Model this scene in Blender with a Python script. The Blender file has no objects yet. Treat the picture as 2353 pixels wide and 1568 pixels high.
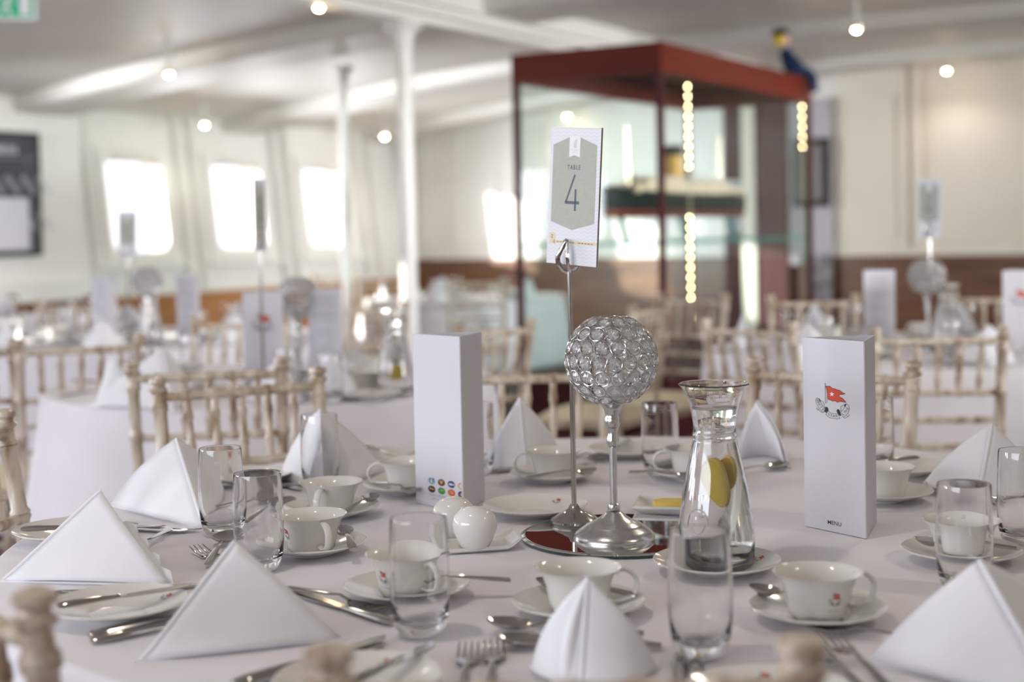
import bpy, bmesh, math, random
from mathutils import Vector, Matrix
from mathutils.geometry import tessellate_polygon
R = math.radians
random.seed(4)
C = bpy.context.scene.collection

# ------------------------------------------------------------------ camera
F = 3268.0; CX = 1176.5; CY = 784.0
CAMZ = 1.21
PITCH = R(2.0); ROLL = R(-1.15); OFF = 140.0
cd = bpy.data.cameras.new('camera'); cam = bpy.data.objects.new('camera', cd); C.objects.link(cam)
cd.sensor_width = 36.0; cd.lens = F / 2353 * 36.0
cd.shift_y = -OFF / 2353
RM = Matrix.Rotation(math.pi / 2 - PITCH, 3, 'X') @ Matrix.Rotation(ROLL, 3, 'Z')
cam.matrix_world = Matrix.Translation((0, 0, CAMZ)) @ RM.to_4x4()
cd.clip_start = 0.05
cd.dof.use_dof = True; cd.dof.focus_distance = 2.05; cd.dof.aperture_fstop = 2.5
bpy.context.scene.camera = cam

# ------------------------------------------------------------------ light
sc = bpy.context.scene
sc.view_settings.view_transform = 'Standard'; sc.view_settings.look = 'None'
sc.view_settings.gamma = 1.0; sc.view_settings.use_curve_mapping = False
sc.view_settings.exposure = 0.38
w = bpy.data.worlds.new('sky'); sc.world = w; w.use_nodes = True
bg = w.node_tree.nodes['Background']; bg.inputs[0].default_value = (0.93, 0.95, 1.0, 1); bg.inputs[1].default_value = 1.5
sc.cycles.max_bounces = 12; sc.cycles.transmission_bounces = 12; sc.cycles.transparent_max_bounces = 24
sc.cycles.glossy_bounces = 5; sc.cycles.diffuse_bounces = 4
sc.cycles.sample_clamp_indirect = 4.0

LD = Vector((0.5075, 0.8616, 0)); VD = Vector((0.8616, -0.5075, 0))     # room axes: along the hull, across it
def UV(u, v, z=0): return LD * u + VD * v + Vector((0, 0, z))

sd = bpy.data.lights.new('low_sun', 'SUN'); so = bpy.data.objects.new('low_sun', sd); C.objects.link(so)
sdir = (LD * 1.25 + VD * 1.43 + Vector((0, 0, -0.28))).normalized()
so.rotation_euler = sdir.to_track_quat('-Z', 'Y').to_euler(); sd.energy = 10; sd.angle = R(0.6); sd.color = (1, 0.95, 0.86)
def area(name, loc, target, sx, sy, power, col, spread=180):
    d = bpy.data.lights.new(name, 'AREA'); d.shape = 'RECTANGLE'; d.size = sx; d.size_y = sy; d.energy = power; d.color = col; d.spread = R(spread)
    o = bpy.data.objects.new(name, d); C.objects.link(o); o.location = loc
    o.rotation_euler = (Vector(target) - Vector(loc)).to_track_quat('-Z', 'Y').to_euler(); return o
WN = [(-2.4, -1.6), (-0.8, 0.0), (1.0, 1.7), (3.2, 3.9), (5.0, 5.7)]          # hull window spans left of the frame; first two are closed
for (a_, b_), pw_ in zip(WN, (54, 50, 26, 10, 0)):
    if pw_: area('window_daylight_fill', UV((a_ + b_) / 2, -8.6, 1.5), UV((a_ + b_) / 2, -4, 1.3), .8, .86, pw_, (0.84, 0.89, 1.0), 150)  # area lights added inside the window spans; first two stand before solid panels
area('fore_fill', UV(-3.6, -2.6, 1.75), UV(2.5, -1.4, .8), 4.5, 1.2, 62, (0.84, 0.89, 1.0), 120)  # unseen fill light added behind the camera, before a solid wall
area('window_daylight_fill', UV(5.35, -8.6, 1.5), UV(12.6, -5.6, 1.5), .8, .86, 26, (0.93, 0.96, 1.0), 50)  # extra fill added at this window, angled to brighten the end wall
for u_ in (9.0, 10.05, 11.35): area('window_daylight_fill', UV(u_, -8.45, 1.5), UV(u_, -4, 1.2), .6, .8, 12, (0.92, 0.96, 1.0), 140)
area('far_side_fill', UV(9.5, 3.2, 1.5), UV(9.8, -8.8, 1.45), 6.0, 1.0, 46, (0.95, 0.97, 1.0), 34)  # unseen fill light added to lift the window wall; no opening behind it
area('far_side_fill', UV(5.0, 3.2, 1.5), UV(6.0, -8.8, 1.45), 4.0, 1.0, 20, (0.95, 0.97, 1.0), 34)  # second added fill, for the left wall
area('aft_fill', UV(2.0, 2.5, 1.5), UV(12.65, -1.2, 1.5), 3.0, 1.0, 4.5, (1.0, 0.94, 0.84), 34)  # unseen warm fill added for the right end wall

# ------------------------------------------------------------------ pixel helpers (2353 x 1568 frame)
def ray(px, py):
    return RM @ Vector(((px - CX) / F, -(py - CY) / F - OFF / F, -1))
TZ = 0.75
def P(px, py, z=TZ):
    d = ray(px, py); t = (z - CAMZ) / d.z
    return Vector((0, 0, CAMZ)) + d * t
def D(px, py, y):
    d = ray(px, py); return Vector((0, 0, CAMZ)) + d * (y / d.y)

# ------------------------------------------------------------------ materials
def mat(name, col, rough=0.5, metal=0.0, **k):
    m = bpy.data.materials.new(name); m.use_nodes = True
    b = m.node_tree.nodes['Principled BSDF']
    b.inputs['Base Color'].default_value = (*col, 1); b.inputs['Roughness'].default_value = rough
    b.inputs['Metallic'].default_value = metal
    for a, v in k.items():
        if a == 'coat': b.inputs['Coat Weight'].default_value = v
        if a == 'emit': b.inputs['Emission Color'].default_value = (*v[0], 1); b.inputs['Emission Strength'].default_value = v[1]
        if a == 'trans': b.inputs['Transmission Weight'].default_value = v
        if a == 'ior': b.inputs['IOR'].default_value = v
        if a == 'sss': b.inputs['Subsurface Weight'].default_value = v; b.inputs['Subsurface Radius'].default_value = (.01, .01, .01)
        if a == 'spec': b.inputs['Specular IOR Level'].default_value = v
        if a == 'sheen': b.inputs['Sheen Weight'].default_value = v
    return m
def noisy(m, c1, c2, scale=(8, 8, 8), lo=0.4, hi=0.6, bump=0.0, detail=4, bscale=None, brel=0.002):
    nt = m.node_tree; N = nt.nodes; L = nt.links; b = N['Principled BSDF']
    tc = N.new('ShaderNodeTexCoord'); mp = N.new('ShaderNodeMapping'); mp.inputs['Scale'].default_value = scale
    L.new(tc.outputs['Object'], mp.inputs[0])
    n = N.new('ShaderNodeTexNoise'); n.inputs['Scale'].default_value = 1; n.inputs['Detail'].default_value = detail
    L.new(mp.outputs[0], n.inputs['Vector'])
    r = N.new('ShaderNodeValToRGB'); r.color_ramp.elements[0].position = lo; r.color_ramp.elements[1].position = hi
    r.color_ramp.elements[0].color = (*c1, 1); r.color_ramp.elements[1].color = (*c2, 1)
    L.new(n.outputs[0], r.inputs[0]); L.new(r.outputs[0], b.inputs['Base Color'])
    if bump:
        bm_ = N.new('ShaderNodeBump'); bm_.inputs['Strength'].default_value = bump; bm_.inputs['Distance'].default_value = brel
        n2 = n
        if bscale:
            n2 = N.new('ShaderNodeTexNoise'); n2.inputs['Scale'].default_value = bscale; L.new(tc.outputs['Object'], n2.inputs['Vector'])
        L.new(n2.outputs[0], bm_.inputs['Height']); L.new(bm_.outputs[0], b.inputs['Normal'])
    return m
M = {}
M['cloth'] = noisy(mat('white_table_linen', (.8, .77, .78), .9, sheen=.2), (.80, .765, .80), (.83, .795, .83), (6, 6, 6), bump=.25, bscale=900, brel=.0004)
M['napkin'] = noisy(mat('white_napkin_linen', (.86, .86, .88), .85, sheen=.2), (.84, .84, .87), (.87, .87, .89), (9, 9, 9), bump=.3, bscale=45, brel=.003)
M['china'] = mat('white_bone_china', (.80, .78, .74), .12, coat=.4)
M['steel'] = mat('polished_steel', (.50, .48, .45), .12, 1)
M['chrome'] = mat('chrome', (.75, .74, .73), .08, 1)
M['pewter'] = noisy(mat('brushed_aluminium', (.66, .65, .64), .24, 1), (.60, .59, .58), (.70, .69, .68), (60, 60, 60), bump=.15)
M['glass'] = mat('clear_glass', (1, 1, 1), 0.0, trans=1, ior=1.45)
M['water'] = mat('still_water', (1, 1, 1), 0.0, trans=1, ior=1.33)
M['crystal'] = mat('cut_crystal', (1, 1, 1), 0.0, trans=.86, ior=1.52)
M['wire'] = mat('silver_wire', (.6, .59, .58), .22, 1)
M['mirror'] = mat('mirror_glass', (.82, .84, .83), .02, 1)
M['mirror_edge'] = mat('dark_mirror_edge', (.02, .05, .045), .08, coat=1)
M['paper'] = noisy(mat('white_card', (.66, .65, .69), .6), (.64, .63, .67), (.67, .66, .70), (3, 3, 3))
M['board'] = mat('grey_board_core', (.33, .30, .28), .8)
M['sage'] = noisy(mat('sage_green_print', (.42, .44, .38), .6), (.43, .45, .39), (.45, .47, .41), (200, 200, 200))
M['slate'] = mat('slate_blue_ink', (.10, .125, .16), .6)
M['black'] = mat('black_ink', (.015, .015, .018), .6)
M['grey'] = mat('grey_ink', (.33, .33, .34), .6)
M['pale'] = mat('pale_grey_ink', (.62, .63, .66), .6)
M['red'] = mat('red_ink', (.62, .06, .02), .55)
M['white'] = mat('white_ink', (.85, .85, .86), .6)
M['gold'] = mat('pale_gold_ink', (.76, .68, .48), .55)
M['brown'] = mat('brown_ink', (.30, .18, .08), .6)
for n_, c_ in dict(i_blue=(.18, .42, .58), i_brown=(.14, .04, .01), i_navy=(.02, .045, .20), i_gold=(.62, .36, .05), i_dark=(.03, .015, .015),
                   i_green=(.05, .26, .05), i_orange=(.60, .08, .015), i_purple=(.06, .015, .10), i_tan=(.62, .40, .20), i_lime=(.35, .50, .08)).items():
    M[n_] = mat('print_' + n_[2:], c_, .6)
M['lime'] = noisy(mat('limewashed_wood', (.7, .6, .45), .38, coat=.25), (.30, .19, .11), (.66, .58, .46), (26, 26, 9), .36, .54, bump=.3, detail=6)
M['seat'] = mat('ivory_seat_pad', (.78, .72, .52), .8)
M['butter'] = mat('butter', (.85, .62, .14), .45, sss=.2)
M['lemon'] = mat('lemon_slice', (.95, .68, .06), .4, sss=.3)
M['paint'] = noisy(mat('cream_gloss_paint', (.82, .81, .76), .35), (.80, .79, .74), (.83, .82, .77), (1.5, 1.5, 1.5))
M['ceil'] = noisy(mat('ceiling_paint', (.80, .78, .72), .5), (.78, .76, .70), (.82, .80, .74), (1, 1, 1))
M['cream'] = noisy(mat('warm_cream_paint', (.80, .75, .64), .45), (.78, .73, .62), (.82, .77, .67), (1, 1, 1))
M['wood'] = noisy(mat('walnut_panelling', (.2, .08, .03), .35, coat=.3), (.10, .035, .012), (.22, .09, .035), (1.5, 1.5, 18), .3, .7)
M['oak'] = noisy(mat('oak_panelling', (.45, .2, .07), .35, coat=.3), (.36, .15, .05), (.52, .26, .10), (1.5, 1.5, 18), .3, .7)  # lighter brown grain than the walnut
M['mahog'] = noisy(mat('red_mahogany', (.22, .03, .015), .5, spec=.2), (.095, .010, .004), (.15, .018, .008), (2, 2, 30), .3, .7)
M['maroon'] = mat('maroon_panel', (.065, .012, .014), .5, spec=.25)
M['carpet'] = noisy(mat('maroon_carpet', (.12, .05, .06), .95), (.07, .03, .04), (.18, .09, .10), (40, 40, 40), bump=.5)
M['greywall'] = mat('grey_panel', (.45, .43, .46), .6)
M['mural'] = noisy(mat('grey_mural', (.2, .2, .2), .6), (.05, .04, .045), (.30, .28, .29), (9, 9, 9), .35, .65)
M['frame'] = mat('black_frame', (.012, .011, .011), .7)
M['screen'] = mat('olive_grey_screen', (.12, .11, .09), .4)
M['poster'] = noisy(mat('charcoal_poster', (.05, .05, .065), .4), (.045, .045, .06), (.07, .07, .085), (3, 3, 3))
M['exit'] = mat('green_exit_panel', (.0, .28, .12), .4, emit=((0, .35, .15), .35))
M['lamp'] = mat('lamp_glow', (1, .9, .7), .5, emit=((1, .80, .50), 75))
M['bead'] = mat('case_bead_glow', (1, .8, .4), .5, emit=((1, .80, .42), 40))
M['trim'] = mat('brass_ring', (.6, .5, .35), .3, 1)
M['hull'] = mat('hull_black_green', (.006, .014, .012), .5, spec=.2)
M['keel'] = mat('hull_red', (.20, .045, .03), .4)
M['decks'] = noisy(mat('deck_cream', (.75, .58, .38), .6), (.45, .28, .13), (.85, .72, .55), (30, 30, 60), .35, .55)
M['funnel'] = mat('funnel_buff', (.75, .42, .06), .45)
M['teal'] = mat('teal_support', (.04, .30, .28), .3, coat=.5)
M['doll_blue'] = mat('navy_cloth', (.01, .035, .11), .8)
M['doll_yellow'] = mat('yellow_cloth', (.75, .55, .02), .7)
M['doll_skin'] = mat('doll_skin', (.65, .42, .32), .6)
def thin_glass(name, tint, refl=.10):
    m = bpy.data.materials.new(name); m.use_nodes = True; nt = m.node_tree; N = nt.nodes; N.remove(N['Principled BSDF'])
    o = N['Material Output']; t = N.new('ShaderNodeBsdfTransparent'); t.inputs[0].default_value = (*tint, 1)
    g = N.new('ShaderNodeBsdfGlossy'); g.inputs['Roughness'].default_value = .01
    lw = N.new('ShaderNodeLayerWeight'); lw.inputs[0].default_value = .5
    pw = N.new('ShaderNodeMath'); pw.operation = 'POWER'; nt.links.new(lw.outputs['Facing'], pw.inputs[0]); pw.inputs[1].default_value = 5
    f = N.new('ShaderNodeMath'); f.operation = 'MULTIPLY_ADD'; nt.links.new(pw.outputs[0], f.inputs[0]); f.inputs[1].default_value = .5; f.inputs[2].default_value = .02
    x = N.new('ShaderNodeMixShader'); nt.links.new(f.outputs[0], x.inputs[0]); nt.links.new(t.outputs[0], x.inputs[1]); nt.links.new(g.outputs[0], x.inputs[2])
    nt.links.new(x.outputs[0], o.inputs[0]); return m
M['pane'] = thin_glass('window_glass', (.99, 1, 1)); M['casepane'] = thin_glass('case_glass', (.93, .96, .95))
M['shelfglass'] = thin_glass('green_edged_glass', (.70, .90, .86))
# zigzag embossed card stock for the table number
def chevron():
    m = mat('chevron_card', (.78, .80, .84), .5); nt = m.node_tree; N = nt.nodes; L = nt.links
    tc = N.new('ShaderNodeTexCoord'); s = N.new('ShaderNodeSeparateXYZ'); L.new(tc.outputs['Object'], s.inputs[0])
    def mth(op, a, bb):
        q = N.new('ShaderNodeMath'); q.operation = op
        for i, v in enumerate((a, bb)):
            if v is None: continue
            if isinstance(v, (int, float)): q.inputs[i].default_value = v
            else: L.new(v, q.inputs[i])
        return q.outputs[0]
    pp = mth('PINGPONG', s.outputs[0], .006); zz = mth('ADD', s.outputs[2], mth('MULTIPLY', pp, .6)); st = mth('PINGPONG', zz, .0028)
    k = mth('GREATER_THAN', st, .0017)
    mx = N.new('ShaderNodeMix'); mx.data_type = 'RGBA'; L.new(k, mx.inputs[0]); mx.inputs[6].default_value = (.78, .80, .84, 1); mx.inputs[7].default_value = (.73, .75, .80, 1)
    L.new(mx.outputs[2], N['Principled BSDF'].inputs['Base Color']); return m
M['chevron'] = chevron()

# ------------------------------------------------------------------ mesh helpers
class MB:
    def __init__(s): s.v = []; s.f = []; s.m = []
    def add(s, vs, fs, mi=0, X=None):
        n = len(s.v)
        s.v += [tuple(X @ Vector(p)) if X is not None else tuple(p) for p in vs]
        s.f += [tuple(i + n for i in f) for f in fs]; s.m += [mi] * len(fs); return s
    def box(s, c, d, mi=0, X=None):
        x, y, z = c; a, b, e = d[0] / 2, d[1] / 2, d[2] / 2
        vs = [(x + i * a, y + j * b, z + k * e) for i in (-1, 1) for j in (-1, 1) for k in (-1, 1)]
        return s.add(vs, [(0, 1, 3, 2), (4, 6, 7, 5), (0, 4, 5, 1), (2, 3, 7, 6), (0, 2, 6, 4), (1, 5, 7, 3)], mi, X)
    def lathe(s, prof, n=32, mi=0, X=None, sx=1, sy=1):
        vs = []; fs = []; idx = []
        for r, z in prof:
            if r <= 1e-6: idx.append([len(vs)]); vs.append((0, 0, z))
            else:
                idx.append(list(range(len(vs), len(vs) + n)))
                vs += [(r * sx * math.cos(2 * math.pi * i / n), r * sy * math.sin(2 * math.pi * i / n), z) for i in range(n)]
        for a, b in zip(idx, idx[1:]):
            for i in range(n):
                j = (i + 1) % n
                if len(a) == 1 and len(b) == 1: continue
                if len(a) == 1: fs.append((a[0], b[j], b[i]))
                elif len(b) == 1: fs.append((a[i], a[j], b[0]))
                else: fs.append((a[i], a[j], b[j], b[i]))
        return s.add(vs, fs, mi, X)
    def tube(s, pts, rad, n=8, mi=0, X=None, flat=1.0, cap=True, closed=False, up=None):
        pts = [Vector(p) for p in pts]; k = len(pts)
        if isinstance(rad, (int, float)): rad = [rad] * k
        vs = []; fs = []; prev = None
        for i, p in enumerate(pts):
            if closed: t = pts[(i + 1) % k] - pts[i - 1]
            else: t = pts[min(i + 1, k - 1)] - pts[max(i - 1, 0)]
            t.normalize()
            if prev is None:
                a = Vector(up) if up else (Vector((0, 0, 1)) if abs(t.z) < .9 else Vector((0, 1, 0)))
            else: a = prev
            a = (a - t * a.dot(t)).normalized(); prev = a; b = t.cross(a)
            for j in range(n):
                th = 2 * math.pi * j / n
                vs.append(p + a * math.cos(th) * rad[i] * flat + b * math.sin(th) * rad[i])
        for i in range(k if closed else k - 1):
            i2 = (i + 1) % k
            for j in range(n):
                j2 = (j + 1) % n; fs.append((i * n + j, i * n + j2, i2 * n + j2, i2 * n + j))
        if cap and not closed: fs.append(tuple(range(n - 1, -1, -1))); fs.append(tuple((k - 1) * n + j for j in range(n)))
        return s.add(vs, fs, mi, X)
    def prism(s, poly, h, mi=0, X=None):          # 2D outline in xy extruded 0..h in z
        n = len(poly); vs = [(x, y, 0) for x, y in poly] + [(x, y, h) for x, y in poly]
        tr = tessellate_polygon([[Vector((x, y, 0)) for x, y in poly]])
        fs = [tuple(t) for t in tr] + [tuple(i + n for i in t) for t in tr] + [(i, (i + 1) % n, (i + 1) % n + n, i + n) for i in range(n)]
        return s.add(vs, fs, mi, X)
    def grid(s, fn, nu, nv, mi=0, X=None, wrap=False):
        vs = [fn(i / nu, j / nv) for j in range(nv + 1) for i in range(nu if wrap else nu + 1)]
        w_ = nu if wrap else nu + 1
        fs = [(j * w_ + i, j * w_ + (i + 1) % w_, (j + 1) * w_ + (i + 1) % w_, (j + 1) * w_ + i) for j in range(nv) for i in range(nu)]
        return s.add(vs, fs, mi, X)
    def build(s, name, mats, parent=None, smooth=True, ang=35, fix=True):
        me = bpy.data.meshes.new(name); me.from_pydata(s.v, [], s.f)
        if not isinstance(mats, (list, tuple)): mats = [mats]
        for m in mats: me.materials.append(M[m] if isinstance(m, str) else m)
        me.polygons.foreach_set('material_index', s.m); me.update()
        bm = bmesh.new(); bm.from_mesh(me)
        if fix: bmesh.ops.recalc_face_normals(bm, faces=bm.faces)
        if smooth:
            for f in bm.faces: f.smooth = True
            for e in bm.edges:
                if len(e.link_faces) == 2 and e.calc_face_angle(0) > R(ang): e.smooth = False
        bm.to_mesh(me); bm.free()
        o = bpy.data.objects.new(name, me); C.objects.link(o)
        if parent: o.parent = parent
        return o
def thing(name, label, cat, loc=(0, 0, 0), rz=0, group=None):
    o = bpy.data.objects.new(name, None); C.objects.link(o); o.location = loc; o.rotation_euler = (0, 0, rz); o.empty_display_size = .05
    o['label'] = label; o['category'] = cat
    if group: o['group'] = group
    return o
def tag(o, label, cat, group=None):
    o['label'] = label; o['category'] = cat
    if group: o['group'] = group
    return o
def struct(o): o['kind'] = 'structure'; return o
def kids(o):
    return KIDS.get(o.name, None) or [c for c in o.children]
KIDS = {}
def dup(root, depth=0, parent=None):
    c = root.copy(); C.objects.link(c)
    if parent is not None: c.parent = parent
    for ch in CH[root.name] if root.name in CH else []: 
        dup(ch, depth + 1, c)
    return c
CH = {}
def register(o):
    ch = list(o.children); CH[o.name] = ch
    for c in ch: register(c)
class Kind:
    def __init__(s, fn): s.fn = fn; s.proto = None
    def __call__(s, loc, rz, label, cat, group=None, rot=None, scale=None):
        if s.proto is None:
            o = s.proto = s.fn(); register(o)
        else: o = dup(s.proto)
        o.location = loc; o.rotation_euler = rot if rot else (0, 0, rz)
        if scale: o.scale = (scale,) * 3
        for k in ('label', 'category', 'group'):
            if k in o: del o[k]
        tag(o, label, cat, group); return o

# ---- flat print: text and polygons
_tx = {}
def text2d(s, size, space=1.0, bold=.003):
    key = (s, space, bold)
    if key not in _tx:
        cu = bpy.data.curves.new('t', 'FONT'); cu.body = s; cu.size = 1; cu.align_x = 'CENTER'; cu.align_y = 'CENTER'; cu.space_character = space; cu.offset = bold; cu.resolution_u = 3
        o = bpy.data.objects.new('t', cu); C.objects.link(o)
        dg = bpy.context.evaluated_depsgraph_get(); me = bpy.data.meshes.new_from_object(o.evaluated_get(dg))
        _tx[key] = ([(v.co.x, v.co.y) for v in me.vertices], [tuple(p.vertices) for p in me.polygons])
        bpy.data.objects.remove(o); bpy.data.curves.remove(cu); bpy.data.meshes.remove(me)
    v, f = _tx[key]; return [(x * size, y * size) for x, y in v], f
class Print:
    extra = None
    def split(s): s.extra = Print(); s.main = (s.v, s.f, s.m, s.mats); s.v, s.f, s.m, s.mats = s.extra.v, s.extra.f, s.extra.m, s.extra.mats
    """2D artwork in local (x right, y up) metres; fn maps (x, y, lift) to 3D"""
    def __init__(s): s.v = []; s.f = []; s.m = []; s.mats = []
    def mi(s, m):
        if m not in s.mats: s.mats.append(m)
        return s.mats.index(m)
    def poly(s, pts, m, lift=1):
        n = len(s.v); s.v += [(x, y, lift) for x, y in pts]
        for t in tessellate_polygon([[Vector((x, y, 0)) for x, y in pts]]): s.f.append(tuple(i + n for i in t)); s.m.append(s.mi(m))
        return s
    def disc(s, x, y, r, m, lift=1, a0=0, a1=360, n=20, ry=None):
        k = [(x + r * math.cos(R(a0 + (a1 - a0) * i / n)), y + (ry or r) * math.sin(R(a0 + (a1 - a0) * i / n))) for i in range(n + (0 if a1 - a0 == 360 else 1))]
        return s.poly(k, m, lift)
    def stroke(s, pts, w_, m, lift=1, closed=False):
        k = len(pts)
        for i in range(k if closed else k - 1):
            a = Vector(pts[i]); b = Vector(pts[(i + 1) % k]); d = b - a
            if d.length < 1e-9: continue
            d.normalize(); p = Vector((-d.y, d.x)) * w_ / 2; e = d * w_ * .3
            s.poly([tuple(a - e + p), tuple(a - e - p), tuple(b + e - p), tuple(b + e + p)], m, lift)
        return s
    def text(s, t, x, y, size, m, lift=1, rot=0, sx=1, shear=0, space=1, bold=.003):
        v, f = text2d(t, size, space, bold); n = len(s.v); c, q = math.cos(R(rot)), math.sin(R(rot))
        for a, b in v:
            a = a * sx + shear * b; s.v.append((x + a * c - b * q, y + a * q + b * c, lift))
        for p in f: s.f.append(tuple(i + n for i in p)); s.m.append(s.mi(m))
        return s
    def build(s, name, fn, parent, lift=.00025):
        if s.extra is not None:
            s.extra = None; s.build('lettering', fn, parent, lift); s.v, s.f, s.m, s.mats = s.main; name = 'emblem'
        me = bpy.data.meshes.new(name); me.from_pydata([tuple(fn(x, y, l * lift)) for x, y, l in s.v], [], s.f)
        for m in s.mats: me.materials.append(M[m])
        me.polygons.foreach_set('material_index', s.m); me.update()
        o = bpy.data.objects.new(name, me); C.objects.link(o); o.parent = parent; return o
def emblem(pr, cx, cy, wd, small=False):
    """red burgee with a white star above a three part ribbon"""
    k = wd / 750
    T = lambda pts: [(cx + (x - 715) * k, cy - (y - 790) * k) for x, y in pts]
    flag = [(568, 455), (600, 460), (660, 450), (700, 480), (730, 500), (780, 500), (830, 520), (880, 522), (930, 560), (1000, 583), (940, 612), (890, 612), (860, 635), (880, 668), (940, 690), (1015, 775), (940, 770), (890, 765), (830, 795), (780, 765), (720, 778), (670, 762), (610, 745), (605, 650), (600, 560), (585, 500)]
    pr.poly(T(flag), 'red', 1); pr.stroke(T(flag), 9 * k, 'black', 2, True)
    star = [(708 + (58 if i % 2 == 0 else 24) * math.sin(math.pi * i / 5), 625 - (58 if i % 2 == 0 else 24) * math.cos(math.pi * i / 5)) for i in range(10)]
    pr.poly(T(star), 'white', 2)
    pr.stroke(T([(552, 425), (550, 845)]), 7 * k, 'grey', 1); pr.stroke(T([(568, 430), (574, 845)]), 6 * k, 'black', 1); pr.stroke(T([(608, 745), (596, 830)]), 6 * k, 'black', 1)
    pr.stroke(T([(558 + 16 * math.cos(i), 410 + 16 * math.sin(i)) for i in range(6)]), 6 * k, 'black', 1, True)
    wl = 8 * k
    left = [(385, 745), (350, 770), (342, 830), (375, 910), (430, 985), (510, 1062), (552, 985), (500, 910), (455, 850), (425, 780)]
    pr.stroke(T(left), wl, 'black', 1, True); pr.stroke(T([(455, 800), (500, 812), (530, 870), (535, 940)]), wl, 'black')
    pr.stroke(T([(372, 965), (360, 995), (385, 1020), (410, 1005), (395, 985)]), wl, 'black'); pr.stroke(T([(415, 1020), (470, 1062), (485, 1040)]), wl, 'black')
    pr.poly(T([(395, 748), (430, 760), (455, 800), (432, 840), (420, 790)]), 'black')
    right = [(1020, 803), (1070, 835), (1088, 900), (1062, 985), (1010, 1060), (950, 1112), (892, 1010), (950, 940), (990, 880), (1008, 840)]
    pr.stroke(T(right), wl, 'black', 1, True); pr.stroke(T([(970, 830), (905, 880), (900, 985)]), wl, 'black')
    pr.stroke(T([(1060, 1025), (1080, 1055), (1055, 1085), (1025, 1060)]), wl, 'black'); pr.stroke(T([(955, 1115), (985, 1128), (1050, 1085)]), wl, 'black')
    pr.poly(T([(1020, 803), (985, 815), (972, 850), (985, 885), (1005, 850)]), 'black')
    mid = [(610, 1015), (680, 1048), (760, 1055), (835, 1045), (880, 1150), (800, 1168), (700, 1165), (625, 1145), (562, 1095)]
    pr.stroke(T(mid), wl, 'black', 1, True)
    pr.poly(T([(545, 935), (580, 920), (615, 940), (628, 985), (622, 1020), (600, 1010), (580, 1060), (530, 1030), (555, 985)]), 'black')
    pr.poly(T([(808, 960), (840, 942), (872, 960), (885, 1010), (905, 1080), (868, 1088), (840, 1045), (808, 1010)]), 'black')
    sz = (78 if not small else 84) * k
    for ch, x, y, a in (('W', 385, 815, -66), ('H', 408, 868, -60), ('I', 432, 905, -56), ('T', 462, 945, -52), ('E', 502, 992, -48)):
        q = T([(x, y)])[0]; pr.text(ch, q[0], q[1], sz, 'black', 1, a)
    for ch, x, y, a in (('S', 630, 1088, -15), ('T', 688, 1108, -6), ('A', 745, 1112, 1), ('R', 804, 1102, 9)):
        q = T([(x, y)])[0]; pr.text(ch, q[0], q[1], sz, 'black', 1, a)
    for ch, x, y, a in (('L', 950, 1040, 48), ('I', 982, 1000, 54), ('N', 1010, 965, 56), ('E', 1048, 905, 62)):
        q = T([(x, y)])[0]; pr.text(ch, q[0], q[1], sz, 'black', 1, a)

# ------------------------------------------------------------------ the room
def ceilz(v): return 2.68 - .0115 * (v + 3) ** 2 if v < -3 else 2.68
mb = MB(); mb.box((2, 9, -.05), (26, 30, .1)); struct(mb.build('floor', 'carpet', smooth=False))
mb = MB()
mb.grid(lambda a, b: UV(-4 + 18 * a, -10.2 + 13.5 * b, ceilz(-10.2 + 13.5 * b)), 1, 30)
mb.grid(lambda a, b: UV(-4 + 18 * a, -10.2 + 13.5 * b, ceilz(-10.2 + 13.5 * b) + .12), 1, 30)
struct(mb.build('ceiling', 'ceil', ang=80))
def cross_beam(u, wd, dp, v0, v1, m):
    mb = MB()
    def sec(t):
        v = v0 + (v1 - v0) * t; z = ceilz(v)
        return [UV(u - wd / 2, v, z + .02), UV(u - wd / 2, v, z - dp * .8), UV(u - wd / 2 + .04, v, z - dp), UV(u + wd / 2 - .04, v, z - dp), UV(u + wd / 2, v, z - dp * .8), UV(u + wd / 2, v, z + .02)]
    vs = []; fs = []; n = 16
    for i in range(n + 1): vs += sec(i / n)
    for i in range(n):
        for j in range(6): fs.append((i * 6 + j, i * 6 + (j + 1) % 6, i * 6 + 6 + (j + 1) % 6, i * 6 + 6 + j))
    mb.add(vs, fs); return struct(mb.build('trim_1', m, ang=25))
for u, wd in ((5.25, .5), (7.75, .62), (10.2, .5), (12.3, .4)): cross_beam(u, wd, .115, -9.3, 2.0, 'ceil')
mb = MB(); mb.box((0, 0, 0), (.34, 14, .12)); mb.box((0, 0, -.085), (.24, 14, .05)); mb.box((0, 0, -.13), (.12, 14, .05))
b = struct(mb.build('trim_2', 'ceil', smooth=False)); b.location = UV(9.5, -4.72, 2.59); b.rotation_euler = (0, 0, -R(30.5))
# hull side wall leaning inwards, with windows cut between piers
LEAN = R(-6.5)
W0 = UV(8.63, -8.79); wl = bpy.data.objects.new('wall_left', None)
spans = [(-.21, .49), (1.06, 1.78), (2.36, 3.08)]; zs, zh = 1.06, 1.92
mb = MB(); e0, e1 = -.52, 4.1
mb.box(((e0 + e1) / 2, .09, zs / 2 + .36), (e1 - e0, .18, zs - .72)); mb.box(((e0 + e1) / 2, .09, (zh + 2.6) / 2), (e1 - e0, .18, 2.6 - zh))
ed = [e0] + [t for s_ in spans for t in s_] + [e1]
for a, b_ in zip(ed[::2], ed[1::2]): mb.box(((a + b_) / 2, .09, (zs + zh) / 2), (b_ - a, .18, zh - zs))
wall = struct(mb.build('wall_left', 'paint', smooth=False))
WM = Matrix.Translation(W0) @ Matrix.Rotation(R(90 - 30.5), 4, 'Z')      # local x along hull, y outward
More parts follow.
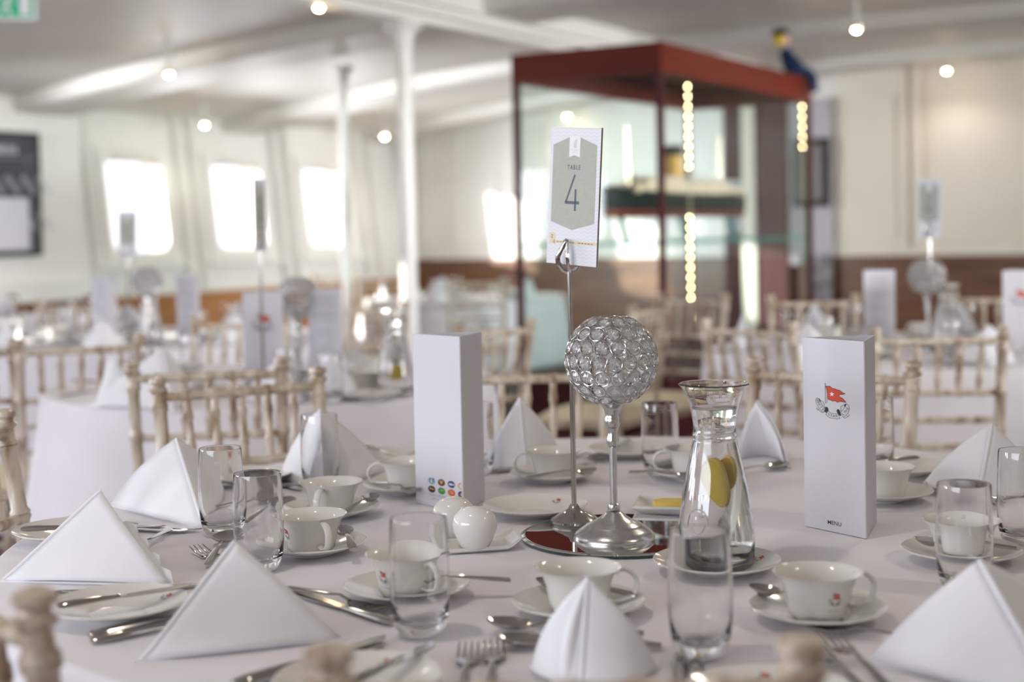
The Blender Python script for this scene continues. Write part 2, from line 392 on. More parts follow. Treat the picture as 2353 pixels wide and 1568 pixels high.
wall.matrix_world = WM @ Matrix.Translation((0, 0, 1)) @ Matrix.Rotation(LEAN, 4, 'X') @ Matrix.Translation((0, 0, -1))
def rring(x0, x1, z0, z1, r, g, y0, y1, n=6):
    """rounded opening framed by a moulding g wide"""
    def loop(a0, a1, b0, b1, rr, y):
        o = []
        for cx, cz, st in ((a1 - rr, b1 - rr, 0), (a0 + rr, b1 - rr, 90), (a0 + rr, b0 + rr, 180), (a1 - rr, b0 + rr, 270)):
            for i in range(n + 1): t = R(st + 90 * i / n); o.append((cx + rr * math.cos(t), y, cz + rr * math.sin(t)))
        return o
    L = [loop(x0, x1, z0, z1, r, y1), loop(x0, x1, z0, z1, r, y0), loop(x0 - g * .5, x1 + g * .5, z0 - g * .5, z1 + g * .5, r + g * .5, y0 - .02), loop(x0 - g, x1 + g, z0 - g, z1 + g, .02, y0), loop(x0 - g, x1 + g, z0 - g, z1 + g, .02, y1)]
    k = len(L[0]); vs = sum(L, []); fs = []
    for a in range(5):
        b2 = (a + 1) % 5
        for i in range(k): j = (i + 1) % k; fs.append((a * k + i, a * k + j, b2 * k + j, b2 * k + i))
    return vs, fs
for i, (a, b_) in enumerate(spans):
    wn = struct(MB().add(*rring(a + .03, b_ - .03, zs + .03, zh - .03, .10, .09, -.03, .17)).build('window_%d' % (i + 1), 'paint', wall))
    MB().box(((a + b_) / 2, .13, (zs + zh) / 2), (b_ - a, .006, zh - zs)).build('pane', 'pane', wn, smooth=False)
    MB().box(((a + b_) / 2, -.05, zs - .10), (b_ - a + .3, .10, .03)).build('sill', 'paint', wn, smooth=False)
for x in (-.38, .68, .86, 1.98, 2.16, 3.3, 3.5):
    mb = MB(); mb.box((x, -.025, 1.56), (.07, .05, 1.6)); mb.box((x, -.05, 1.56), (.035, .03, 1.6)); mb.box((x, -.03, 2.28), (.13, .07, .12))
    mb.build('pilaster', 'paint', wall, smooth=False)
def wallbox(name, m, u0, u1, v0, v1, z0, z1, parent=None):
    o = MB().box((0, 0, 0), (v1 - v0, u1 - u0, z1 - z0)).build(name, m, smooth=False)
    o.location = UV((u0 + u1) / 2, (v0 + v1) / 2, (z0 + z1) / 2); o.rotation_euler = (0, 0, -R(30.5)); return o
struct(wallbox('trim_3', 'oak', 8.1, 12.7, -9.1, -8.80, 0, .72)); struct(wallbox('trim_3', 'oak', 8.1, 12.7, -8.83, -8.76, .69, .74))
struct(wallbox('wall_back', 'paint', -12, 8.11, -9.0, -8.76, .72, 1.06)); struct(wallbox('wall_back', 'paint', -12, 8.11, -9.0, -8.76, 1.92, 2.6))
ed = [-12] + [t for s_ in WN for t in s_] + [8.11]
for a, b_ in zip(ed[::2], ed[1::2]): struct(wallbox('wall_back', 'paint', a, b_, -9.0, -8.76, 1.06, 1.92))
for a, b_ in WN: struct(wallbox('window_4', 'pane' if a > .5 else 'paint', a, b_, -8.9, -8.894, 1.06, 1.92))  # first two spans get unseen solid panels, added to block the sun
struct(wallbox('wall_front', 'cream', -4.2, -4, -9.0, 3.3, 0, 2.8)); struct(wallbox('wall_side', 'cream', -4.2, 12.8, 3.3, 3.5, 0, 2.8))
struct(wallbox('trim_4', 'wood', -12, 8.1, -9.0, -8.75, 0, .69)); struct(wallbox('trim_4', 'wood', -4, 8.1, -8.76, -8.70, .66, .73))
struct(wallbox('trim_4', 'paint', 4, 8.0, -8.76, -8.73, .86, .90)); struct(wallbox('trim_4', 'paint', 4, 8.0, -8.76, -8.73, 2.0, 2.05))
UE = 12.65
struct(wallbox('wall_end', 'paint', UE, UE + .2, -9.2, -4.0, .9, 2.7)); struct(wallbox('wall_right', 'cream', UE, UE + .2, -4.0, 3.0, .9, 2.75))
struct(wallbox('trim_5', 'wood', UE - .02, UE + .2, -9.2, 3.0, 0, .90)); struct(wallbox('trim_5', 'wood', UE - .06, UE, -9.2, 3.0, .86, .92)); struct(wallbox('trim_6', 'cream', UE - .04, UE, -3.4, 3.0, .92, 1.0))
def endv(px):    # v on the end wall for an image column
    a = (px - CX) / F; t = UE / (LD.x * a + LD.y) if False else None
    # X = u*.5075 + v*.8616 ; Y = u*.8616 - v*.5075 ; X = a*Y
    return (a * UE * .8616 - UE * .5075) / (.8616 + a * .5075)
for px in (985, 1060, 1145, 1245): struct(wallbox('trim_7', 'paint', UE - .03, UE, endv(px) - .02, endv(px) + .02, 1.0, 2.3))
for px in (2082, 2112): struct(wallbox('trim_7', 'cream', UE - .05, UE, endv(px) - .035, endv(px) + .035, 1.0, 2.6))
for px in (1935, 2062, 2150): struct(wallbox('trim_7', 'cream', UE - .025, UE, endv(px) - .012, endv(px) + .012, 1.08, 2.35))
struct(wallbox('trim_7', 'cream', UE - .025, UE, endv(1935), endv(2062), 2.33, 2.36)); struct(wallbox('trim_7', 'cream', UE - .025, UE, endv(2150), 1.2, 1.07, 1.10))
for a, b_, m in ((1678, 1712, 'maroon'), (1718, 1748, 'cream'), (1754, 1822, 'maroon')):
    struct(wallbox('trim_8', m, UE - .12, UE - .02, endv(a), endv(b_), 0, 2.6))
struct(wallbox('trim_9', 'greywall', UE - .10, UE, endv(1824), endv(1918), .85, 2.35))
tag(wallbox('mural_panel', 'mural', UE - .13, UE - .10, endv(1862), endv(1922), .05, .93), 'dark grey mottled mural panel at the end wall right of the display case', 'mural')
tv = thing('wall_screen', 'black framed screen on the grey panel right of the display case', 'screen', UV(UE - .12, endv(1878), 1.68), -R(30.5))
MB().box((0, 0, 0), (.34, .05, .62)).build('frame', 'frame', tv, smooth=False); MB().box((0, -.03, 0), (.22, .01, .50)).build('screen', 'screen', tv, smooth=False)

# white iron pillars
def pillar(p, ztop, r, label):
    t = thing('iron_pillar', label, 'pillar', (p.x, p.y, 0), 0)
    MB().lathe([(0, .14), (r, .14), (r * .97, ztop * .5), (r * .9, ztop - .12), (0, ztop - .12)], 24).build('shaft', 'paint', t)
    MB().lathe([(0, 0), (r * 1.9, 0), (r * 1.9, .06), (r * 1.5, .09), (r * 1.15, .14), (0, .14)], 24).build('base', 'paint', t)
    MB().lathe([(0, ztop - .14), (r * .95, ztop - .14), (r * 1.15, ztop - .125), (r * 1.05, ztop - .10), (r * 1.5, ztop - .05), (r * 2.2, ztop - .03), (r * 2.2, ztop), (0, ztop)], 24).build('capital', 'paint', t)
pillar(D(934, 400, 8.4), 2.445, .052, 'tall white iron pillar nearer the glass display case')
pillar(D(791, 400, 10.3), 2.42, .038, 'thinner white iron pillar standing farther away by the third hull window')

# ceiling lights
def lamp_b():
    t = thing('ceiling_light', '', '')
    MB().lathe([(.022, 0), (.03, -.004), (.04, -.004), (.042, .0), (.04, .03), (0, .03)], 20).build('ring', 'trim', t)
    MB().lathe([(0, -.016), (.010, -.014), (.017, -.008), (.020, 0), (0, .001)], 16).build('bulb', 'lamp', t); return t
lamp = Kind(lamp_b)
LP = [(733, 17, None, 'round lamp top centre, left of the tall white pillar'), (388, 170, None, 'round lamp above the leftmost hull window'),
      (470, 287, None, 'small lamp low between the first two hull windows'), (884, 313, None, 'small lamp just left of the tall white pillar'),
      (1303, 268, None, 'small lamp seen through the display case above the table number'), (1968, 67, None, 'bright lamp on the ceiling above the seated doll'),
      (2175, 162, None, 'lamp at the far right above the cream wall')]
def lampl(q, e=15):
    d = bpy.data.lights.new('lamp_light', 'SPOT'); d.spot_size = R(150); d.spot_blend = .6; d.energy = e; d.color = (1, .90, .78); d.shadow_soft_size = .04
    o = bpy.data.objects.new('lamp_light', d); C.objects.link(o); o.location = (q.x, q.y, q.z - .07)
for uv_, wh in (((.8, -4.2), 'left of the camera'), ((1.0, -1.2), 'over the front chair'), ((3.4, -3.4), 'above the left middle table'), ((3.6, -.6), 'above the table 4 sign'), ((6.2, -1.6), 'in front of the display case'), ((1.9, .9), 'right of the nearest table'), ((6.2, .8), 'above the right table'), ((9.4, .4), 'before the right end wall')):
    q = UV(*uv_, 2.46); lamp(q, 0, 'ceiling lamp out of view ' + wh, 'lamp', 'ceiling lamps out of view'); lampl(q)
for px, py, _, lb in LP:
    z = 2.5
    for _i in range(12):
        q = P(px, py, z); v = q.dot(VD); z = .5 * z + .5 * (ceilz(v) - .20)
    q = P(px, py, z); lb = lb
    if q.dot(LD) > UE - .1 or q.y > 14.5: q = D(px, py, 13.0)
    o = lamp(q, 0, 'glowing ' + lb, 'lamp', 'ceiling lamps'); lampl(q, 6)
    pl_ = bpy.data.lights.new('lamp_glow', 'POINT'); pl_.energy = .5; pl_.color = (1, .75, .4); pl_.shadow_soft_size = .02; po_ = bpy.data.objects.new('lamp_glow', pl_); C.objects.link(po_); po_.location = (q.x, q.y, q.z - .06)
    # short drop rod where the beam curve leaves a gap
    gap = ceilz(q.dot(VD)) - q.z
    if gap > .04: MB().tube([(0, 0, .03), (0, 0, gap)], .012, 8).build('stem', 'paint', o)

# poster, exit sign
q = UV(0, -8.72); pz = 1.21
a_ = D(92, 312, 9.9)
def backu(px):
    a = (px - CX) / F; v = -8.71; return (a * -v * .5075 * 1 + v * .8616 * -1 - 0) / (.5075 - .8616 * a) if False else (-a * v * .5075 - v * .8616) / (.5075 - a * .8616)
ue = backu(98); dd = (UV(ue, -8.71)).y
po = thing('framed_poster', 'black framed chart with pale diagonal drawings on the left wall', 'poster', UV(ue, -8.715, 1.50), R(90 - 30.5) )
sc_ = dd / F
ph = 280 * sc_; pc = 1.21 + (551 - 447) * sc_ - 1.50
MB().box((-.55, 0, pc), (1.1, .04, ph)).build('frame', 'frame', po, smooth=False)
MB().box((-.55, -.022, pc), (1.03, .01, ph - .06)).build('sheet', 'poster', po, smooth=False)
pr = Print(); fnp = lambda x, y, l: (x, -.028 - l, y + pc)
pr.stroke([(-1.0, .27), (-.07, .27)], .005, 'grey'); pr.text('PLAN OF DECKS', -.5, .33, .075, 'white')
for i in range(7):
    x = -.95 + .15 * i
    for k in range(2):
        c0 = Vector((x, .12 - .28 * k)); d0 = Vector((.12, -.12))
        pr.stroke([tuple(c0), tuple(c0 + d0), tuple(c0 + d0 + Vector((.02, .03))), tuple(c0 + Vector((.03, .02)))], .006, 'pale', 1, True); pr.stroke([tuple(c0 + Vector((.02, 0))), tuple(c0 + d0 + Vector((0, .02)))], .012, 'grey')
pr.build('drawing', fnp, po)
MB().box((-.32, -.035, pc - ph * .24), (.36, .006, ph * .42)).build('notice', 'paper', po, smooth=False)
pr = Print()
for i in range(9): pr.stroke([(-.45, -.05 - i * .025), (-.20, -.05 - i * .025)], .005, 'pale')
pr.build('notice_lettering', lambda x, y, l: (x, -.040 - l, y + pc), po)
q = D(-6, 10, 6.2)
ex = thing('exit_sign', 'green and white emergency exit sign hanging top left', 'sign', q, R(8))
MB().box((0, 0, 0), (.33, .03, .14)).build('panel', 'white', ex, smooth=False); MB().box((0, -.017, 0), (.305, .006, .115)).build('face', 'exit', ex, smooth=False)
pr = Print(); pr.disc(.055, .035, .010, 'white'); pr.stroke([(.05, .02), (.04, -.01), (.06, -.045)], .012, 'white'); pr.stroke([(.045, .018), (.02, .005)], .008, 'white'); pr.stroke([(.05, .018), (.075, .0)], .008, 'white'); pr.stroke([(.04, -.01), (.015, -.04)], .010, 'white')
pr.stroke([(.0, 0), (-.06, 0)], .012, 'white'); pr.poly([(-.09, 0), (-.055, .025), (-.055, -.025)], 'white'); pr.poly([(.095, .045), (.14, .045), (.14, -.05), (.095, -.05)], 'white')
pr.build('pictogram', lambda x, y, l: (x, -.021 - l, y), ex)
MB().tube([(-.1, 0, .07), (-.1, 0, ceilz(q.dot(VD)) - q.z)], .006, 6).build('hanger', 'chrome', ex); MB().tube([(.1, 0, .07), (.1, 0, ceilz(q.dot(VD)) - q.z)], .006, 6).build('hanger', 'chrome', ex)

# ------------------------------------------------------------------ display case with ship model
P0 = D(1521, 500, 8.0); P0.z = 0
ca = thing('display_case', 'tall glass display case with red mahogany header and posts', 'display case', P0, R(90 - 30.5))
# local x along the hull (2.54), y to the left (0.93)
CW, CD_ = 2.54, .93
mb = MB()
for c, d in (((CW / 2, 0, 2.165), (CW + .04, .04, .17)), ((CW / 2, CD_, 2.165), (CW + .04, .04, .17)), ((0, CD_ / 2, 2.165), (.04, CD_ - .04, .17)), ((CW, CD_ / 2, 2.165), (.04, CD_ - .04, .17))): mb.box(c, d)
mb.box((CW / 2, CD_ / 2, 2.24), (CW, CD_, .02)); mb.build('header', 'mahog', ca, smooth=False)
mb = MB(); mb.box((CW / 2, CD_ / 2, .16), (CW + .04, CD_ + .04, .32)); mb.box((CW / 2, CD_ / 2, .335), (CW + .08, CD_ + .08, .03)); mb.build('plinth', 'maroon', ca, smooth=False)
for x, y in ((0, 0), (0, CD_), (CW, 0), (CW, CD_)): MB().box((x, y, 1.215), (.036, .036, 1.73)).build('post', 'maroon', ca, smooth=False)
for c, d in (((CW / 2, 0, 1.215), (CW - .03, .008, 1.73)), ((CW / 2, CD_, 1.215), (CW - .03, .008, 1.73)), ((0, CD_ / 2, 1.215), (.008, CD_ - .03, 1.73)), ((CW, CD_ / 2, 1.215), (.008, CD_ - .03, 1.73))):
    MB().box(c, d).build('glass_pane', 'casepane', ca, smooth=False)
MB().box((CW / 2, CD_ / 2, 1.12), (CW - .04, CD_ - .04, .012)).build('glass_shelf', 'shelfglass', ca, smooth=False)
for c, d in (((CW / 2, .028, 1.12), (CW - .06, .012, .014)), ((.028, CD_ / 2, 1.12), (.012, CD_ - .06, .014))): MB().box(c, d).build('shelf_edge', 'teal', ca, smooth=False)
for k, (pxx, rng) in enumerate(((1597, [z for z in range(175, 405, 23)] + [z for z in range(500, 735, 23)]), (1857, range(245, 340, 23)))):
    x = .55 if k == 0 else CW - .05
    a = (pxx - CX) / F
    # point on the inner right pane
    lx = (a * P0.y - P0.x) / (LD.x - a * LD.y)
    mb2 = MB(); mb2.box((lx, .02, 1.25), (.008, .006, 1.6)); st = mb2.build('bead_strip', 'trim', ca, smooth=False)  # thin strip carrying a row of emissive beads inside the pane
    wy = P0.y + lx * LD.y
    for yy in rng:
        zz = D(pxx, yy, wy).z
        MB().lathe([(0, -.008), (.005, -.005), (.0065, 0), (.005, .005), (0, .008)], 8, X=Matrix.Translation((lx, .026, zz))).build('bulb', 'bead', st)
# ship
sh = thing('model_ship', 'model steamship with dark hull, cream decks and yellow funnel inside the display case', 'model ship', P0 + LD * .15 - VD * .46, R(90 - 30.5))
Ls = 2.3; hz = 1.275
def hullf(lo, hi, wmul):
    def fn(a, b):
        t = a; wd_ = .13 * (max(0, 1 - (2 * abs(t - .5)) ** 3.2)) ** .6 + .003
        th = math.pi * b; zz = hz + (lo + (hi - lo) * (1 - math.sin(th)) if False else 0)
        return None
    return fn
def hull(lo, hi, w0, w1, mtl, nm):
    mb = MB(); n = 30; vs = []; fs = []
    for i in range(n + 1):
        t = i / n; sw = (1 - (2 * abs(t - .5)) ** 3) ** .7 if 0 < t < 1 else 0
        rake = .10 * (1 - t) * 0
        for j, (zf, wf) in enumerate(((lo, w0), ((lo + hi) / 2, (w0 + w1) / 2 + .01), (hi, w1))):
            shx = (.16 * (hi_all - zf) if t < .12 else 0)
            zz = zf + .035 * (2 * t - 1) ** 2 * (1 if zf == hi and hi == hi_all else 0)
            for s_ in (-1, 1): vs.append((Ls * t + shx * (1 - t / .12 if t < .12 else 0), s_ * (sw * wf + .002), hz + zz))
    for i in range(n):
        a = i * 6; b = a + 6
        for j in (0, 2): fs += [(a + j, b + j, b + j + 2, a + j + 2), (a + j + 1, a + j + 3, b + j + 3, b + j + 1)]
        fs += [(a, a + 1, b + 1, b), (a + 4, b + 4, b + 5, a + 5)]
    fs += [(0, 2, 3, 1), (2, 4, 5, 3)]; e = n * 6; fs += [(e, e + 1, e + 3, e + 2), (e + 2, e + 3, e + 5, e + 4)]
    mb.add(vs, fs); return mb.build(nm, mtl, sh, ang=50)
hi_all = .15
hull(.045, .15, .12, .13, 'hull', 'hull'); hull(0, .045, .07, .12, 'keel', 'keel')
mb = MB(); mb.box((1.15, 0, hz + .175), (1.75, .20, .05)); mb.box((1.15, 0, hz + .215), (1.35, .17, .03)); mb.box((.75, 0, hz + .245), (.45, .14, .03)); mb.box((1.45, 0, hz + .245), (.6, .13, .03)); mb.build('superstructure', 'decks', sh, smooth=False)
for x in [.35 + .13 * i for i in range(13)]: MB().lathe([(0, 0), (.012, .004), (.018, .016), (0, .018)], 8, X=Matrix.Translation((x, -.085, hz + .232)) @ Matrix.Scale(3, 4, (1, 0, 0))).build('lifeboat', 'white', sh)
for x in (1.06,):
    MB().lathe([(0, .22), (.06, .22), (.06, .41), (0, .41)], 16, X=Matrix.Translation((x, 0, hz - .0)), sx=1.1).build('funnel', 'funnel', sh)
    MB().lathe([(0, .40), (.061, .40), (.061, .465), (0, .465)], 16, X=Matrix.Translation((x, 0, hz)), sx=1.1).build('funnel_top', 'frame', sh)
for x, h_ in ((.38, .55), (1.85, .55)): MB().tube([(x, 0, hz + .15), (x - .02, 0, hz + h_)], .006, 6).build('mast', 'trim', sh)
for x in (.25, 1.15, 2.0): MB().tube([(x + .10, 0, 1.13), (x, 0, hz + .01)], .022, 8, flat=.4).build('support', 'teal', sh)
# seated doll on the header
q = P0 + LD * 2.40 + Vector((0, 0, 2.25)); dl = thing('seated_doll', 'cloth doll in navy suit and dark cap sitting on the mahogany header', 'doll', q - VD * .03, R(0))
MB().tube([(-.02, 0, .03), (-.05, 0, .10), (-.09, 0, .20)], [.055, .055, .04], 12).build('torso', 'doll_blue', dl)
MB().lathe([(0, -.055), (.035, -.045), (.052, 0), (.035, .045), (0, .055)], 16, X=Matrix.Translation((-.10, -.01, .27))).build('head', 'doll_skin', dl)
MB().lathe([(0, -.05), (.03, -.04), (.047, 0), (.03, .04), (0, .05)], 16, X=Matrix.Translation((-.125, -.02, .265))).build('hair', 'doll_yellow', dl)
MB().lathe([(0, .05), (.04, .045), (.06, .02), (.064, .0), (.05, -.005), (0, .0)], 16, X=Matrix.Translation((-.115, 0, .30))).build('cap', 'frame', dl)
for s_ in (0, 1):
    MB().tube([(-.02, -.02, .035 + s_ * .01), (.07, -.03, .035), (.10, -.04, -.01), (.115, -.05, -.11)], [.032, .030, .028, .022], 8, X=Matrix.Translation((0, -.02 + .05 * s_, 0))).build('leg', 'doll_blue', dl)
    MB().tube([(-.08, -.04 + s_ * .08, .18), (-.03, -.07 + s_ * .12, .12), (.03, -.05 + s_ * .08, .07)], [.022, .02, .015], 8).build('arm', 'doll_blue', dl)

# ------------------------------------------------------------------ chairs
def rod(mb, p0, p1, r, knots=(), n=10, X=None, r1=None):
    p0 = Vector(p0); p1 = Vector(p1); r1 = r1 or r; L = (p1 - p0).length; ts = [(0, 1)]
    for k in sorted(knots):
        w_ = .006 / L
        ts += [(k - 2 * w_, 1), (k - w_, 1.28), (k - .2 * w_, 1.28), (k, 1.02), (k + .2 * w_, 1.28), (k + w_, 1.28), (k + 2 * w_, 1)]
    ts.append((1, 1)); ts = [t for t in ts if -1e-6 <= t[0] <= 1.000001]
    mb.tube([p0.lerp(p1, t) for t, _ in ts], [(r + (r1 - r) * t) * s_ for t, s_ in ts], n, X=X); return mb
def chair_b():
    t = thing('banquet_chair', '', '')
    for s in (-1, 1):
        mb = MB(); J = (.172 * s, .075, .44)
        rod(mb, (.168 * s, .03, 0), J, .0135, (.25, .5, .8)); rod(mb, J, (.18 * s, 0, .895), .0145, (.12, .40, .66, .93))
        mb.lathe([(0, .893), (.0145, .893), (.0205, .899), (.021, .903), (.015, .907), (.014, .911), (.020, .917), (.019, .925), (.010, .929), (0, .930)], 12, X=Matrix.Translation((.18 * s, 0, 0))); mb.build('rear_leg', 'lime', t)
        mb = MB(); rod(mb, (.19 * s, .46, 0), (.185 * s, .445, .44), .0145, (.25, .5, .75, .95)); mb.build('front_leg', 'lime', t)
        mb = MB(); rod(mb, (.168 * s, .045, .16), (.187 * s, .45, .16), .009, (.3, .6)); mb.build('stretcher', 'lime', t); mb = MB(); rod(mb, (.170 * s, .055, .28), (.186 * s, .447, .28), .009, (.3, .6)); mb.build('stretcher', 'lime', t)
    mb = MB(); rod(mb, (-.187, .45, .20), (.187, .45, .20), .009, (.3, .6)); mb.build('stretcher', 'lime', t); mb = MB(); rod(mb, (-.168, .04, .20), (.168, .04, .20), .009, (.3, .6)); mb.build('stretcher', 'lime', t)
    def bk(z): return .075 * (1 - (z - .44) / .455)
    for z, nm in ((.885, 'top_rail'), (.735, 'back_rail'), (.655, 'back_rail'), (.575, 'back_rail')):
        mb = MB(); h_ = .178 - .006 * (.895 - z)
        rod(mb, (-h_, bk(z), z), (h_, bk(z), z), .0105 if nm == 'top_rail' else .009, [i / 6 for i in range(1, 6)]); mb.build(nm, 'lime', t)
    for i in range(5):
        x = -.18 + .36 * (i + 1) / 6; mb = MB(); rod(mb, (x * .96, bk(.735), .735), (x, bk(.885), .885), .0085, (.28, .72)); mb.build('spindle', 'lime', t)
    mb = MB(); mb.prism([(-.175, .07), (.175, .07), (.20, .46), (-.20, .46)], .03, X=Matrix.Translation((0, 0, .425))); mb.build('seat', 'lime', t, smooth=False)
    def cush(a, b):
        x = (2 * a - 1); y = (2 * b - 1); e = (1 - abs(x) ** 5) * (1 - abs(y) ** 5)
        return (x * (.178 + .02 * b), .265 + y * .19, .456 + .045 * e)
    mb = MB(); mb.grid(cush, 12, 12); mb.grid(lambda a, b: (cush(a, b)[0], cush(a, b)[1], .4555), 1, 1); mb.build('cushion', 'seat', t)
    return t
chair = Kind(chair_b)
G4 = 'chairs round the nearest table'; GB = 'chairs at the background tables'
def ch(x, y, yaw, label, g, s=.985): chair((x, y, 0), R(yaw), label, 'chair', g, scale=s)
ch(.034, 1.045, 0, 'out of focus limewashed chair closest to the camera, its back cut by the bottom edge', G4, .975)
ch(-.558, 1.296, -34, 'limewashed chair at bottom left whose knobbed post stands before the side plate', G4)
ch(-.925, 2.31, -100, 'limewashed chair at the left edge of the picture, one jointed post showing', G4)
ch(-.595, 3.08, -152.7, 'pale sunlit chair behind the tall tumblers on the left, front of two back to back', G4)
ch(.03, 3.22, 180, 'limewashed chair behind the crystal globe and folded menu, across the nearest table', G4)
ch(.695, 3.11, 150.6, 'limewashed chair directly behind the menu with the red flag', G4)
ch(-.74, 3.43, 8.5, 'browner chair back to back with the sunlit chair, at the left middle table', GB)
ch(-1.31, 4.30, 25, 'thin dark backed chair left of the middle table, below the table 5 sign', GB)
ch(-1.68, 4.25, 5, 'chair cut by the left edge with seat pad showing through its spindles', GB)
ch(-1.02, 5.30, 170, 'chair on the far side of the left middle table, left of the menus', GB)
ch(-.63, 6.1, 20, 'distant chair between the left middle table and the tall pillar', GB)
ch(-.055, 4.66, 50, 'angled chair right of the tall pillar, behind the folded menu', GB)
ch(1.2, 4.0, -5, 'large chair facing away at the right table, right of the flag menu', GB)
ch(.735, 4.45, -50, 'angled chair at the left of the right table with glinting top rail', GB)
ch(1.27, 6.0, 176, 'chair on the far side of the right table below the case post', GB)
ch(2.05, 6.0, 165, 'chair behind the carafe of the right table near the right edge', GB)
ch(.55, 5.65, 60, 'side turned chair right of the table number, front one of two by the display case', GB)
ch(.80, 6.35, 140, 'pale chair before the display case with white seat pad, rear one of two', GB)
ch(-.80, 9.15, -10, 'far chair at the sunlit table left of the case, nearest the pillar', GB)
ch(-.22, 9.1, 10, 'far chair at the sunlit table left of the case, next to the case post', GB)
ch(-1.35, 10.9, 200, 'small far chair between the two white pillars', GB)
ch(-2.15, 7.0, 20, 'far chair at the extreme left beside glinting tumblers', GB)

# ------------------------------------------------------------------ tables with cloths
def table(x, y, r, label, clabel, seed, drop=.72):
    t = thing('round_table', label, 'table', (x, y, 0))
    MB().lathe([(0, .722), (r - .01, .722), (r, .73), (r, .742), (r - .01, .747), (0, .747)], 48).build('tabletop', 'oak', t)
    for k in range(4):
        a = R(45 + 90 * k); MB().tube([(r * .55 * math.cos(a), r * .55 * math.sin(a), 0), (r * .5 * math.cos(a), r * .5 * math.sin(a), .722)], .018, 10).build('leg', 'steel', t)
    rnd = random.Random(seed); ph = [rnd.uniform(0, 6.28) for _ in range(6)]; fr = [7, 11, 16, 5, 23, 13]
    def fn(a, b):
        th = 2 * math.pi * a; f = sum(math.sin(fr[i] * th + ph[i]) * (.35, .3, .15, .3, .1, .2)[i] for i in range(6))
        if b < .45:
            rr = (r + .004) * (b / .45); return (rr * math.cos(th), rr * math.sin(th), TZ)
        if b < .55:
            q = (b - .45) / .1; rr = r + .004 + .012 * math.sin(q * math.pi / 2); return (rr * math.cos(th), rr * math.sin(th), TZ - .012 * (1 - math.cos(q * math.pi / 2)))
        q = (b - .55) / .45; rr = r + .016 + q * .10 + f * .045 * q ** .7
        return (rr * math.cos(th), rr * math.sin(th), TZ - .012 - q * drop)
    mb = MB(); mb.grid(fn, 144, 40, wrap=True); o = mb.build('tablecloth', 'cloth', ang=80); o.location = (x, y, 0)
    tag(o, clabel, 'tablecloth'); return t
T4 = (.17, 2.19)
table(*T4, .925, 'round table under white cloth bearing the table 4 sign, nearest the camera', 'white cloth over the nearest round table, laid under the table 4 sign', 1)
TL = (-.76, 4.45); table(*TL, .68, 'round table behind the sunlit chair, left of the folded menu', 'white cloth hanging in folds on the table behind the sunlit chair', 2)
TR = (1.52, 5.2); table(*TR, .80, 'round table at the right behind the flag menu', 'white cloth on the right table behind the flag menu', 3)
T5 = (-1.68, 6.55); table(*T5, .78, 'round table in the left background under the table 5 sign', 'white cloth on the left background table under the table 5 sign', 4)
TF = (-.34, 9.98); table(*TF, .70, 'small distant table in sunlight left of the display case', 'white cloth on the distant sunlit table left of the display case', 5)
TG = (-2.9, 8.0); table(*TG, .8, 'distant table at the far left before the dark panelling', 'white cloth on the distant far left table', 6)

# ------------------------------------------------------------------ tableware kinds
def cup_b():
    t = thing('teacup', '', '')
    out = [(0, .0), (.026, 0), (.030, .002), (.0335, .006), (.0365, .020), (.0395, .035), (.044, .046), (.0505, .0525), (.0518, .054)]
    inn = [(.0500, .0535), (.0430, .0455), (.0380, .034), (.0348, .020), (.0300, .008), (.0, .0055)]
    MB().lathe(out + inn, 48).build('bowl', 'china', t)
    pts = []
    for i in range(15):
        th = R(118 - 236 * i / 14); pts.append((.052 + .019 * math.cos(th) - (.006 if i > 10 else 0), 0, .030 + .0185 * math.sin(th)))
    pts[0] = (.044, 0, .0445); pts[-1] = (.0365, 0, .013)
    MB().tube(pts, [.0052] * 15, 10, flat=.55, up=(0, 0, 1)).build('handle', 'china', t)
    pr = Print(); emblem(pr, 0, .030, .017, True); pr.text('RMS TITANIC', 0, .0165, .0026, 'grey', space=1.15)
    def fn(x, y, l):
        prf = [(.0335, .006), (.0365, .020), (.0395, .035), (.044, .046)]
        for (r0, z0), (r1, z1) in zip(prf, prf[1:]):
            if y <= z1: break
        r = r0 + (r1 - r0) * (y - z0) / (z1 - z0) + .00035 + l * .8; th = R(-85) + x / r
        return (r * math.cos(th), r * math.sin(th), y)
    pr.build('emblem', fn, t, .0001); return t
def saucer_b(r=.0795, nm='saucer'):
    def f():
        k = r / .0795; t = thing(nm, '', '')
        pf = [(0, .002), (.026, .002), (.028, 0), (.032, 0), (.034, .003), (.052, .007), (.070, .0135), (.0788, .0175), (.0795, .019), (.0785, .0198), (.070, .0158), (.052, .0095), (.038, .0060), (.034, .0052), (.0325, .0042), (.030, .0038), (0, .0036)]
        MB().lathe([(a * k, b) for a, b in pf], 56).build('dish', 'china', t)
        pr = Print(); emblem(pr, 0, .060 * k, .016, True)
        def fn(x, y, l):
            d = math.hypot(x, y) / k; z = .0095 + (.0158 - .0095) * (d - .052) / .018 if d > .052 else .0095
            return (x, y, z + .0003 + l)
        pr.build('emblem', fn, t, .00012); return t
    return f
cup = Kind(cup_b); saucer = Kind(saucer_b()); plate = Kind(saucer_b(.0845, 'side_plate'))
def tumbler_b():
    t = thing('tumbler', '', '')
    out = [(0, .001), (.018, 0), (.024, .003), (.029, .010), (.0325, .024), (.0343, .045), (.0346, .075), (.0338, .105), (.0325, .133), (.0321, .1348)]
    inn = [(.0313, .1345), (.0325, .105), (.0333, .075), (.0329, .045), (.0305, .027), (.024, .018), (.012, .0145), (0, .0138)]
    MB().lathe(out + inn, 48).build('glass_body', 'glass', t, ang=60); return t
tumbler = Kind(tumbler_b)
